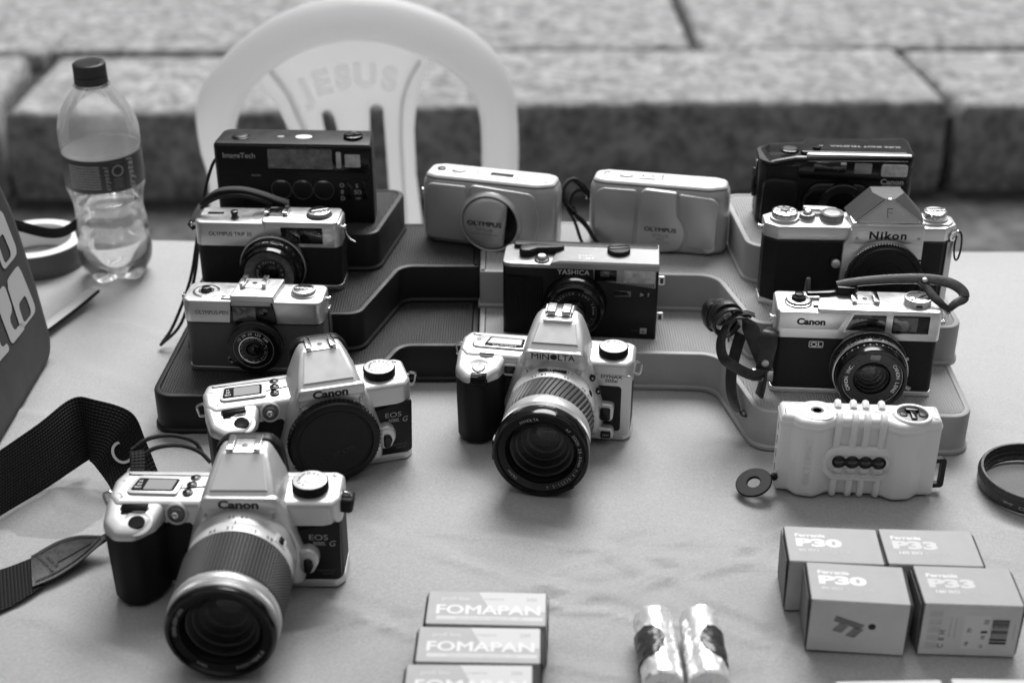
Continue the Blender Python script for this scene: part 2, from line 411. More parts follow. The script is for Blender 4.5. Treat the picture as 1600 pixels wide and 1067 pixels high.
def stone(x0, x1, y0, y1, z0, z1, seed, skew=0.):
    """hewn slab with worn, uneven edges"""
    rd = random.Random(seed); v = []; f = []; nx = max(8, int((x1 - x0) / .07)); ny = max(5, int((y1 - y0) / .06)); 
    o = []
    for i in range(nx): o.append((x0 + (x1 - x0) * i / nx, y0))
    for j in range(ny): o.append((x1, y0 + (y1 - y0) * j / ny))
    for i in range(nx): o.append((x1 - (x1 - x0) * i / nx, y1))
    for j in range(ny): o.append((x0, y1 - (y1 - y0) * j / ny))
    oo = []
    for x, y in o:
        x += skew * (y - y0)
        q = Vector((x * 2.3, y * 2.3, seed)); a = Vector((x * 9, y * 9, seed + 5))
        oo.append((x + .014 * noise.noise(q) + .006 * noise.noise(a), y + .018 * noise.noise(q + Vector((7, 3, 1))) + .009 * noise.noise(a + Vector((2, 8, 4)))))
    oo = [(x, y + x * math.tan(KY)) for x, y in oo]
    return cont(oo, [(0, z0), (-.004, z0 + .3 * (z1 - z0)), (0, z1 - .03), (.004, z1 - .012), (.012, z1 - .003), (.03, z1)], (1, 1))
k = 0
for x0, x1, y0, y1, sk in ((-5.3, -3.2, 3.17, 3.61, .02), (-3.19, -1.19, 3.17, 3.61, -.12), (-1.18, -.42, 3.17, 3.61, .02), (-.41, 1.03, 3.17, 3.61, -.07), (1.05, 2.9, 3.17, 3.61, -.07), (2.92, 5.2, 3.17, 3.61, .0),
                           (-5.2, -3.0, 3.632, 4.6, .1), (-2.98, -1.22, 3.635, 4.58, .1), (-1.20, .475, 3.632, 4.60, .0), (.495, 2.45, 3.635, 4.58, .0), (2.47, 5.1, 3.635, 4.6, -.06),
                           (-5.1, -2.2, 4.64, 5.6, 0), (-2.16, .1, 4.66, 5.62, .03), (.14, 2.3, 4.66, 5.6, -.03), (2.34, 5.1, 4.66, 5.6, 0)):
    obj('kerb_stone' if y0 < 3.3 else 'paving_slab', stone(x0, x1, y0, y1, ZG if y0 < 3.3 else ZK - .09, ZK + (.006 * math.sin(k * 2.7)), 11 + k * 3, sk), 'granite', side, U=1, smooth=50); k += 1

# unseen houses, added behind the photographer to cut the sky light from that side
mk('facade_plaster', .10, .85, 0, var=.3, vscale=2, bump=.3, bscale=30, dist=.01); mk('facade_glass', .03, .1, 0)
for hx, hw, hh, hl in ((-13, 9.5, 12.5, 'unseen plastered house beside the tallest one, at the end of the added row'), (-3.4, 9.5, 14, 'tallest unseen plastered house of the added row'), (6.2, 9.5, 13, 'unseen plastered house between the tallest and the lowest of the added row'), (15.6, 9, 12, 'lowest unseen plastered house of the added row')):
    hs = thing('unseen_house', hl, 'house', (hx, -3.3, ZG), 0, 'unseen added houses')
    obj('wall', box(-hw / 2, hw / 2, -6, 0, 0, hh, .02, .02), 'facade_plaster', hs, U=1, smooth=0)
    for fz in (1.2, 4.4, 7.4, 10.2):
        if fz + 1.6 > hh: continue
        for wx in (-3.2, -1.1, 1.1, 3.2): obj('window', box(wx - .5, wx + .5, -.1, .03, fz, fz + 1.6, .01, .01), 'facade_glass', hs, U=1, smooth=0)
    obj('cornice', box(-hw / 2 - .02, hw / 2 + .02, -.2, .25, hh - .3, hh + .05, .03, .03), 'facade_plaster', hs, U=1, smooth=0)
aw = thing('unseen_awning', 'unseen white canvas awning added on four poles to shade the table front', 'awning', (0, .25, ZG))  # added out of view to grade the sun from table back to front
obj('canvas', ([(-1.8, -.45, 2.03), (1.8, -.45, 2.03), (1.8, 1.25, 2.03), (-1.8, 1.25, 2.03)], [(0, 1, 2, 3)]), 'shade_canvas', aw, U=1)
for sx in (-1.78, 1.78):
    for sy in (-.44, 1.24): obj('pole', tubeo([(sx, sy, 0), (sx, sy, 2.03)], .018, 10), 'dull_chrome', aw, U=1)
tb = thing('folding_table', 'plain trestle table hidden beneath the pale cloth', 'table', (0, 0, ZG))
obj('tabletop', slab(rr(1.62, .76, .03, 4, 0, .895), .685, .711, .004), 'card_white', tb, U=1)
for sx in (-.7, .7):
    for sy in (.62, 1.17): obj('leg', box(sx - .02, sx + .02, sy - .02, sy + .02, 0, .688, .002, .004), 'dull_chrome', tb, U=1)

# tablecloth: one sheet with soft creases, falling over the edges
CREASE = [(.03, .755, .12, .79, 1.5, 4), (-.05, .765, .05, .73, 1.4, 4), (.08, .73, .19, .80, 1.2, 5), (-.08, .69, .02, .715, 1.4, 4), (-.2, .655, -.10, .70, 1.3, 5), (.13, .625, .17, .69, 1.3, 4), (.30, .83, .36, .79, 1.4, 5), (-.26, .90, -.20, .86, 1., 6),   # x0, y0, x1, y1 (m), height (mm), half width (mm)
    (-.02, .70, .17, .765, 1.9, 5), (.02, .80, .16, .70, 1.3, 7), (-.09, .80, .22, .745, 1.2, 6), (.02, .715, .10, .700, 2.2, 4), (.0, .66, .14, .64, 1.6, 5),
    (-.12, .72, -.02, .66, 1.8, 5), (-.10, .80, .00, .74, 1.0, 6), (.16, .78, .30, .735, 1.2, 5), (.12, .70, .19, .66, 1.5, 5), (-.30, .70, -.22, .66, 1.3, 7),
    (-.37, .89, -.30, .815, 1.6, 6), (-.33, .86, -.27, .80, 1.2, 5), (-.42, .95, -.30, .93, 1.6, 6), (-.37, 1.03, -.26, .95, 1.0, 9), (-.36, 1.10, -.27, 1.06, 1.2, 8),
    (.35, .95, .48, .90, 1.2, 9), (.34, 1.1, .50, 1.03, 1.2, 10), (.31, .77, .42, .73, 1.4, 7), (-.06, .88, .05, .80, .9, 8), (.08, .84, .16, .80, .9, 7), (.20, .62, .34, .60, 1.2, 5), (-.2, .63, -.06, .60, 1.6, 6)]
def cloth_z(x, y):
    z = 1.2 * noise.noise(Vector((x * 6, y * 6, 3))) + .55 * noise.noise(Vector((x * 15, y * 19, 8))) + .1 * noise.noise(Vector((x * 38, y * 44, 2)))
    for x0, y0, x1, y1, h, w in CREASE:
        dx, dy = x1 - x0, y1 - y0; L = dx * dx + dy * dy; t = ((x - x0) * dx + (y - y0) * dy) / L; tt = max(0, min(1, t))
        wob = .006 * noise.noise(Vector((t * 3, h * 7, 1)))
        s = ((x - x0) * -dy + (y - y0) * dx) / math.sqrt(L) + wob; e = (t - tt) * math.sqrt(L)
        s *= 1000; e *= 1000; s += 0
        z += 1.6 * h * math.exp(-(s / (w * .75)) ** 2 - (e / 14) ** 2) - .9 * h * math.exp(-((s - 1.8 * w) / (1.6 * w)) ** 2 - (e / 14) ** 2)
    return z
nx, ny = 330, 190; v = []; f = []
X0, X1, Y0, Y1 = -.835, .835, .49, 1.278
for j in range(ny + 1):
    for i in range(nx + 1):
        x = X0 + (X1 - X0) * i / nx; y = Y0 + (Y1 - Y0) * j / ny
        yy = y - .028 * (x / .9) * ((y - Y0) / (Y1 - Y0))
        e = min(1, (j / 4), (ny - j) / 4, i / 4, (nx - i) / 4)
        v.append((x, yy, (cloth_z(x, y) * .001 - .0008) - .004 * (1 - e) ** 2))
for j in range(ny):
    for i in range(nx): a = j * (nx + 1) + i; f.append((a, a + 1, a + nx + 2, a + nx + 1))
bl = [i for i in range(nx + 1)] + [j * (nx + 1) + nx for j in range(1, ny + 1)] + [ny * (nx + 1) + i for i in range(nx - 1, -1, -1)] + [j * (nx + 1) for j in range(ny - 1, 0, -1)]
prev = bl; cx, cy = 0, .885
for lv in range(1, 9):
    cur = []
    for q, b in enumerate(bl):
        x, y, z = v[b]; sw = .012 * math.sin(q * .09) * min(1, lv / 4) + .008 * math.sin(q * .23 + 1) * lv / 8
        ox = (1 if x > X1 - 1e-4 else -1 if x < X0 + 1e-4 else 0); oy = (1 if b >= ny * (nx + 1) else -1 if b <= nx else 0)
        o = .006 * (1 - (1 - min(1, lv / 2)) ** 2) + sw * .6 + .002 * lv
        cur.append(len(v)); v.append((x + ox * o, y + oy * o, -.002 - .06 * lv))
    n_ = len(bl)
    for q in range(n_): f.append((prev[q], cur[q], cur[(q + 1) % n_], prev[(q + 1) % n_]))
    prev = cur
m = mk('table_cloth', .4, .44, 0, spec=.85, bump=.45, bscale=420, btype='checker', dist=.0006)
n, l = m.node_tree.nodes, m.node_tree.links; b = n['Principled BSDF']; b.inputs['Sheen Weight'].default_value = .35; b.inputs['Sheen Roughness'].default_value = .4
# weave mottling and a dried water stain with its own outline
tc = n.new('ShaderNodeTexCoord'); t1 = n.new('ShaderNodeTexNoise'); t1.inputs['Scale'].default_value = 620; t1.inputs['Detail'].default_value = 2
t2 = n.new('ShaderNodeTexNoise'); t2.inputs['Scale'].default_value = 9; t2.inputs['Detail'].default_value = 5
l.new(tc.outputs['Object'], t1.inputs['Vector']); l.new(tc.outputs['Object'], t2.inputs['Vector'])
mp = n.new('ShaderNodeMapping'); mp.inputs['Location'].default_value = (.318, -.818, 0); l.new(tc.outputs['Object'], mp.inputs['Vector'])
dn = n.new('ShaderNodeTexNoise'); dn.inputs['Scale'].default_value = 30; l.new(tc.outputs['Object'], dn.inputs['Vector'])
sep = n.new('ShaderNodeSeparateXYZ'); l.new(mp.outputs[0], sep.inputs[0])
def mth(op, a, b_=None, c=None):
    q = n.new('ShaderNodeMath'); q.operation = op
    for i, s in enumerate((a, b_, c)):
        if s is None: continue
        if isinstance(s, (int, float)): q.inputs[i].default_value = s
        else: l.new(s, q.inputs[i])
    return q.outputs[0]
dx_ = mth('MULTIPLY', sep.outputs[0], 1 / .042); dy_ = mth('MULTIPLY', sep.outputs[1], 1 / .030)
rr_ = mth('SQRT', mth('ADD', mth('MULTIPLY', dx_, dx_), mth('MULTIPLY', dy_, dy_)))
rr_ = mth('ADD', rr_, mth('MULTIPLY_ADD', dn.outputs['Fac'], .9, -.45))
st = n.new('ShaderNodeMapRange'); st.inputs['From Min'].default_value = .97; st.inputs['From Max'].default_value = 1.03; st.inputs['To Min'].default_value = .66; st.inputs['To Max'].default_value = 1.; l.new(rr_, st.inputs['Value'])
bs = mth('MULTIPLY_ADD', t1.outputs['Fac'], .26, .25); bs = mth('ADD', bs, mth('MULTIPLY_ADD', t2.outputs['Fac'], .12, -.06)); bs = mth('MULTIPLY', bs, st.outputs[0])
l.new(bs, b.inputs['Base Color'])
tag(obj('tablecloth', (v, f), 'table_cloth', U=1, smooth=80), 'pale creased cloth spread over the table under all the cameras', 'tablecloth')

# ------------------------------------------------------------------ stepped display risers (three tiers, dark and light)
def riser(name, label, tiers, body, tread):
    t = thing(name, label, 'display stand', (0, 0, 0), 0, 'stepped display stands')
    z0 = 0
    for k, (o, z) in enumerate(tiers):
        o = fil(o, 13, 7); b0 = z0 - (.6 if k else 0)
        s = obj('step', cont(o, [(-1.6, b0), (-1.6, z0 + 2.2), (-.6, z0 + 3.2), (0, z0 + 3.6), (0, z - 1.6), (.5, z - .5), (1.6, z), (4.2, z), (4.9, z - .9)], (1, 1)), body, t, smooth=40)
        obj('ribbed_tread', cont(offs(ccw(o), 5.1), [(0, z - 1.2), (0, z - .45), (.3, z - .3)], (1, 1)), tread, s)
        z0 = z
    return t
riser('display_riser', 'black stepped display riser with ribbed treads holding four cameras', [
    ([(-27.6, 1001, 1), (-88, 1001), (-117, 921, 15), (-272, 921, 16), (-262, 1172), (-27.6, 1172, 1)], 32),
    ([(-27.6, 1080, 1), (-92, 1080), (-119, 992), (-258, 992, 14), (-252, 1171), (-27.6, 1171, 1)], 65),
    ([(-111, 1071), (-248, 1071), (-244, 1170), (-92, 1170)], 98)], 'riser_black', 'riser_black_tread')
riser('display_riser', 'pale grey stepped display riser with ribbed treads under the leather-strapped rangefinder', [
    ([(-26.8, 994, 1), (162, 986, 18), (180, 898, 16), (338, 890, 16), (352, 1176), (-26.8, 1176, 1)], 32),
    ([(-26.8, 1070, 1), (167, 1062, 18), (186, 976, 14), (347, 968, 14), (351, 1175), (-26.8, 1175, 1)], 65),
    ([(190, 1047, 16), (338, 1041), (346, 1160), (183, 1160, 14)], 98)], 'riser_grey', 'riser_grey_tread')

# ------------------------------------------------------------------ chair behind the table
CY = 1.60
def zp(zx, zy):      # traced elevation of the chair back -> metres at the chair's distance (x, z)
    px, py = 290 + zx * .3375, zy * .3375; c, s = math.cos(R(CAM_PITCH)), math.sin(R(CAM_PITCH)); F = 2222.2
    a, q = (px - 800) / F, (py - 533.5) / F; t = CY / (c - q * s)
    return a * t, CAM_H + (-s - q * c) * t
ch = thing('plastic_chair', 'white moulded plastic chair with arched back behind the table', 'chair', (-.17, CY, ZG))
def cl(p, y=0): return (p[0] + .17, y + .10 * (p[1] - .05) , p[1] - ZG)
outer = [(120, 1150), (112, 860), (68, 700), (45, 545), (68, 430), (130, 330), (250, 210), (400, 110), (560, 48), (720, 20), (800, 17), (960, 30), (1130, 80), (1280, 152), (1400, 242), (1470, 330), (1515, 440), (1532, 560), (1536, 780), (1520, 1150)]
inner = [(300, 1150), (290, 860), (256, 700), (240, 590), (262, 500), (310, 405), (400, 322), (500, 262), (610, 218), (720, 195), (800, 190), (930, 205), (1060, 248), (1180, 300), (1280, 372), (1335, 450), (1362, 530), (1370, 620), (1372, 780), (1370, 1150)]
OU = spline([(*zp(*p), 0) for p in outer], 6); IN = spline([(*zp(*p), 0) for p in inner], 6)
loops = []
for a, c in zip(OU, IN):
    L = []
    for t_, d in ((0, .024), (-.03, .014), (.03, .005), (.16, -.003), (.40, -.011), (.68, -.017), (.92, -.015), (1., -.006), (.97, .004), (.8, .002), (.4, .008), (.14, .014), (.06, .024)):
        p = a.lerp(c, t_); L.append(cl((p.x, p.y), d))
    loops.append(L)
bf = obj('back_frame', loft(loops), 'chair_plastic', ch, U=1, smooth=60)
spl = [(330, 400), (400, 300), (560, 225), (720, 180), (800, 175), (960, 195), (1080, 240), (1145, 270), (1105, 360), (1070, 470), (1058, 600), (1068, 800), (1095, 1000), (1100, 1120),
       (955, 1120), (945, 860), (915, 500), (895, 482), (865, 485), (850, 505), (860, 860), (870, 1120), (790, 1120), (760, 860), (715, 640), (690, 540), (668, 508), (640, 508), (628, 535), (650, 640), (690, 860), (700, 1120), (560, 1120), (540, 860), (500, 640), (430, 500)]
so = [cl(zp(*p)) for p in spl]
g = cont(fil([(p[0], p[2]) for p in so], .006, 3), [(0, -.004), (0, .003), (.0015, .004)])
g = G().add(([(x, .004 - z_ + .10 * (y_ + ZG - .05), y_) for x, y_, z_ in g[0]], g[1]))
sp = obj('back_splat', g, 'chair_plastic', ch, U=1)
for pts in ([(395, 330), (470, 420), (520, 520), (570, 640), (600, 860)], [(1085, 285), (1035, 370), (1005, 480), (1000, 640), (1015, 860), (1030, 1100)]):
    obj('rib', tubeo([cl(zp(*p), -.003) for p in spline([(*q, 0) for q in pts], 5) for p in [(p.x, p.y)]], .009, 10, flat=.2), 'chair_plastic', sp, U=1)
for c_, zx, zy, a in (('J', 548, 418, 24), ('E', 635, 378, 14), ('S', 728, 355, 5), ('U', 832, 347, -1), ('S', 945, 362, -9)):
    p = cl(zp(zx, zy), -.0035)
    M = T(*p) @ RX(-5.7) @ FRONT @ RZ(a)
    gg = G(); v_, f_ = textg(c_, .026, .05, 0, res=4)
    # raised letters: flat top and a skirt
    gg.add(([(x, y, .003) for x, y, z_ in v_], f_), M); me_ = {}
    for q in f_:
        for i in range(len(q)): e = (q[i], q[(i + 1) % len(q)]); me_[e] = 1
    for (a_, b_) in [e for e in me_ if (e[1], e[0]) not in me_]:
        gg.add(([(v_[a_][0], v_[a_][1], .003), (v_[b_][0], v_[b_][1], .003), (v_[b_][0], v_[b_][1], -.001), (v_[a_][0], v_[a_][1], -.001)], [(0, 3, 2, 1)]), M)
    obj('lettering', gg, 'chair_plastic_lit', sp, U=1, smooth=0)
obj('lower_back_rail', slab(fil([(-.19, .36), (.19, .36), (.185, .42), (-.185, .42)], .01), -.012, .006, .004, M=T(0, -.03, 0) @ FRONT), 'chair_plastic', ch, U=1)
obj('seat', slab(fil([(-.20, -.40), (.20, -.40), (.20, .0), (-.20, .0)], .05, 6), .405, .430, .008), 'chair_plastic', ch, U=1)
for sx in (-1, 1):
    obj('leg', tubeo([(sx * .23, -.41, 0), (sx * .20, -.36, .42)], [.018, .026], 10), 'chair_plastic', ch, U=1)
    obj('leg', tubeo([(sx * .22, .05, 0), (sx * .185, -.02, .45)], [.018, .028], 10), 'chair_plastic', ch, U=1)
# ------------------------------------------------------------------ bottle
bt = thing('water_bottle', 'clear plastic bottle with dark cap and label, half full of water', 'bottle', (-.368, 1.205, 0), 0)
prof = [(0, 2.5), (8, 3.), (16, .6), (24, .3), (29, 3), (32, 9), (33.6, 18), (33.6, 28), (32.2, 38), (33, 46), (32.3, 54), (31, 62), (30.6, 70), (32, 80), (34.2, 88), (34.8, 92), (34.8, 124), (35.4, 127), (35.4, 140), (33.8, 150), (30, 160), (24, 170), (18, 177), (13.8, 181), (12.6, 184), (12.6, 192)]
PS = [(max(0, p.x), p.y) for p in spline([(*p, 0) for p in prof], 3)]
outp = [(max(1e-6, r), z) for r, z in PS]; inp = [(max(1e-6, r - .5), z + (.5 if z < 8 else 0)) for r, z in PS]
def lobed(pr, n=60, k=5):
    v, f = lathe(pr, n, cap=False); o = []
    for i, (x, y, z) in enumerate(v):
        a = 2 * math.pi * (i % n) / n; q = max(0, 1 - z / 26.)
        s = 1 - .10 * q * (.5 + .5 * math.cos(a * k)); o.append((x * s, y * s, z + (3.5 * q * (.5 + .5 * math.cos(a * k)) if z < 12 and pr[i // n][0] > 10 else 0) + .0))
    return o, f
g = G(); g.add(lobed(outp))
body = obj('bottle_body', g, 'pet', bt, smooth=70)
lev = 79
wp = [(r + .25 if r > .5 else 1e-6, z - .25) for r, z in inp if z < lev]; rw = wp[-1][0]
g = lobed(wp + [(rw + .3, lev - .5), (rw - 1.5, lev), (1e-6, lev)])
obj('water', g, 'water', bt, smooth=50)
obj('label_band', lathe([(35.0, 93), (35.2, 93.5), (35.2, 122.5), (35.0, 123)], 72, cap=False), 'bottle_label', bt)
obj('label_lining', lathe([(34.2, 92.8), (34.2, 123.2)], 72, cap=False), 'bottle_label_inner', bt)
g = G()
for j in range(9):
    a0 = -128; 
    for w_ in range(9): g.add(drumtext('nmoiadetusx'[(j * 3 + w_) % 7:][:4], 35.35, 118 - j * 2.5, 1.9, a0 + w_ * 5.4, a0 + w_ * 5.4 + 5, .02))
obj('label_text', g, 'print_grey', bt)
g = G().add(drumtext('Crystal', 35.35, 108, 4.6, -66, -62)) if False else G()
for i, c_ in enumerate('crystal'): g.add(textg(c_, 4.2, .01, .05, shear=.2), RZ(-71) @ T(35.35, 0, 97 + i * 3.3) @ Matrix(((0, 0, 1, 0), (1, 0, 0, 0), (0, 1, 0, 0), (0, 0, 0, 1))) @ RZ(90))
for i, c_ in enumerate('crystal'): g.add(textg(c_, 6.5, .02, .05, shear=.2), RZ(-34) @ T(35.35, 0, 95.5 + i * 4.2) @ Matrix(((0, 0, 1, 0), (1, 0, 0, 0), (0, 1, 0, 0), (0, 0, 0, 1))) @ RZ(90))
for a in range(-62, -44, 1):
    pass
g2 = ringplate(4.2, 5.2, 35.25, 35.4, .05, 20); VM = lambda a, z: RZ(a) @ T(0, 0, z) @ Matrix(((0, 0, 1, 0), (1, 0, 0, 0), (0, 1, 0, 0), (0, 0, 0, 1)))
g.add(g2, VM(-54, 112.5))
for j in range(4): g.add(drumtext('ecologia', 35.35, 105 - j * 2.4, 1.6, -61, -47))
for z_ in (95.5, 120.5): g.add(drumtext('-------', 35.35, z_, 2.2, -62, -46))
obj('label_print', g, 'print_grey', bt)
g = G(); g.add(cont(gearo(14.4, .25, 60), [(.3, 183.5), (0, 184), (0, 190)], (1, 1))); g.add(cont(gearo(14.2, .3, 60), [(0, 190.6), (0, 200), (.4, 201), (1.6, 201.8)]))
obj('bottle_cap', g, 'cap_plastic', bt, smooth=30)
obj('neck_ring', ringplate(12, 16, 181.4, 183, .4), 'pet', bt)
# ------------------------------------------------------------------ tape roll, filter, bag
tp = thing('tape_roll', 'white ring of tape lying flat behind the dark grey bag', 'tape roll', (-.452, 1.232, 0))
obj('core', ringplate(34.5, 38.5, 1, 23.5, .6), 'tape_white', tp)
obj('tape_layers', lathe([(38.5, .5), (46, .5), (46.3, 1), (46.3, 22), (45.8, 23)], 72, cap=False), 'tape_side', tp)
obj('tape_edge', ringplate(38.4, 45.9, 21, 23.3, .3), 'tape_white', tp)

fl = thing('lens_filter', 'round black threaded lens filter lying flat on the cloth', 'lens filter', (.372, .846, 0))
g = G(); g.add(lathe([(35, 1), (38.5, 1), (38.8, 1.5), (38.8, 3.2), (39.6, 3.8), (39.6, 13), (38.8, 13.6), (38.8, 15.5), (38.2, 16.2), (36.6, 16.2), (36.4, 15.4), (36.4, 9.5), (35.2, 9), (34.4, 7.5), (34.4, 3), (35, 1)], 96, cap=False))
fl.scale = (1, 1, .86)
ring = obj('rim', g, 'black_paint', fl)
obj('knurl', cont(gearo(39.9, .35, 150), [(.3, 10.2), (0, 10.5), (0, 12.6), (.3, 12.9)], (0, 0)), 'black_paint', fl)
obj('glass', lathe([(1e-6, 6.0), (35.0, 6.0)], 64, cap=False), 'filter_clear', fl)
g = G(); g.add(drumtext('BAHGY', 39.75, 7.4, 2.0, -140, -130)); g.add(drumtext('CS', 39.75, 6.6, 2.8, -124, -117)); g.add(drumtext('52mm ADVANCE', 39.75, 6.6, 2.8, -110, -66))
obj('lettering', g, 'print_grey', fl)

bgp = thing('fabric_bag', 'dark grey fabric pouch with pale rounded letters standing at the table side', 'bag', (-.383, 1.05, 0))
def bagm(u, w, d): return (-.1 * w - d, u, w)      # u along y, w up, d depth to the left (mm)
o = fil([(-330, 0, 10), (0, 0, 22), (1, 60, 30), (-4, 130, 60), (-20, 178, 40), (-60, 200, 40), (-330, 205, 30)], 20, 6)
L = []
for ins, d in ((7, 0.4), (3, .0), (.5, 2), (0, 6), (0, 46), (1, 50), (6, 52)): L.append([bagm(x, y, d) for x, y in offs(ccw(o), ins)])
bb_ = obj('pouch', loft(L), 'bag_cloth', bgp, smooth=50)
def bagp(o, hole=None): # printed letter as a thin raised patch, optionally with a counter
    o = ccw(fil(o, 6, 4)); v = []; f = []
    if hole is None:
        return G().add(([bagm(x, y, -.25) for x, y in o], [tuple(range(len(o)))]))
    h = ccw(fil(hole, 4, 4)); N = len(o); M_ = len(h)
    # bridge outer and inner loops by nearest angle
    c = Vector(h[0]); c = sum((Vector(q) for q in h), Vector((0, 0))) / M_
    K = 40; g = G(); vo = []; vh = []
    def hit(poly, a):
        d = Vector((math.cos(a), math.sin(a))); best = 0
        for i in range(len(poly)):
            p, q = Vector(poly[i]), Vector(poly[(i + 1) % len(poly)]); e = q - p; den = d.x * e.y - d.y * e.x
            if abs(den) < 1e-9: continue
            w = p - c; t = (w.x * e.y - w.y * e.x) / den; s = (w.x * d.y - w.y * d.x) / den
            if t > 0 and -1e-6 <= s <= 1 + 1e-6: best = max(best, t)
        return c + d * best
    for k in range(K):
        a = 2 * math.pi * k / K; vo.append(hit(o, a)); vh.append(hit(h, a))
    v = [bagm(p.x, p.y, -.25) for p in vo] + [bagm(p.x, p.y, -.25) for p in vh]
    return G().add((v, [(k, (k + 1) % K, K + (k + 1) % K, K + k) for k in range(K)]))
obj('lettering', bagp([(-54, 48), (-14, 46), (-24, 92), (-56, 92)], [(-45, 50), (-25, 49), (-28, 67), (-46, 67)]), 'bag_print', bb_)
obj('lettering', bagp([(-78, 48), (-46, 46), (-47, 53), (-66, 54), (-70, 67), (-58, 68), (-60, 92), (-84, 92)]), 'bag_print', bb_)
obj('lettering', bagp([(-112, 50), (-84, 47), (-85, 54), (-98, 55), (-90, 92), (-112, 92)]), 'bag_print', bb_)
obj('lettering', bagp([(-54, 100), (-18, 99), (-26, 140), (-58, 142)], [(-48, 103), (-31, 103), (-36, 124), (-50, 124)]), 'bag_print', bb_)
obj('lettering', bagp([(-100, 102), (-62, 101), (-64, 142), (-98, 142)], [(-90, 106), (-72, 106), (-74, 124), (-88, 124)]), 'bag_print', bb_)
def W3(px, py, pz): return ((px + 383), (py - 1050), pz)
ribbon('carry_strap', [W3(-462, 1100, 160), W3(-440, 1120, 96), W3(-424, 1140, 74), W3(-404, 1165, 58), W3(-392, 1200, 56), W3(-388, 1240, 50), W3(-380, 1262, 20)], [(0, .3, 1)] * 7, 9, 1.2, 'webbing', bgp)
ribbon('piping', [W3(-462, 1060, 205), W3(-446, 1080, 150), W3(-432, 1100, 100), W3(-428, 1108, 70)], [(1, .4, 0)] * 4, 12, 3, 'bag_cloth', bgp)
ribbon('zip_tab', [W3(-412, 1050, 6), W3(-400, 1088, 5), W3(-388, 1122, 6), W3(-377, 1149, 9)], [(1, -.3, .2)] * 4, 13, 1.6, 'bag_print', bgp)
ribbon('tab_edge', [W3(-405, 1050, 6.6), W3(-393.5, 1088, 5.6), W3(-381, 1121, 6.8), W3(-370.6, 1147, 9.6)], [(1, -.3, .2)] * 4, 3, 2.4, 'webbing', bgp)

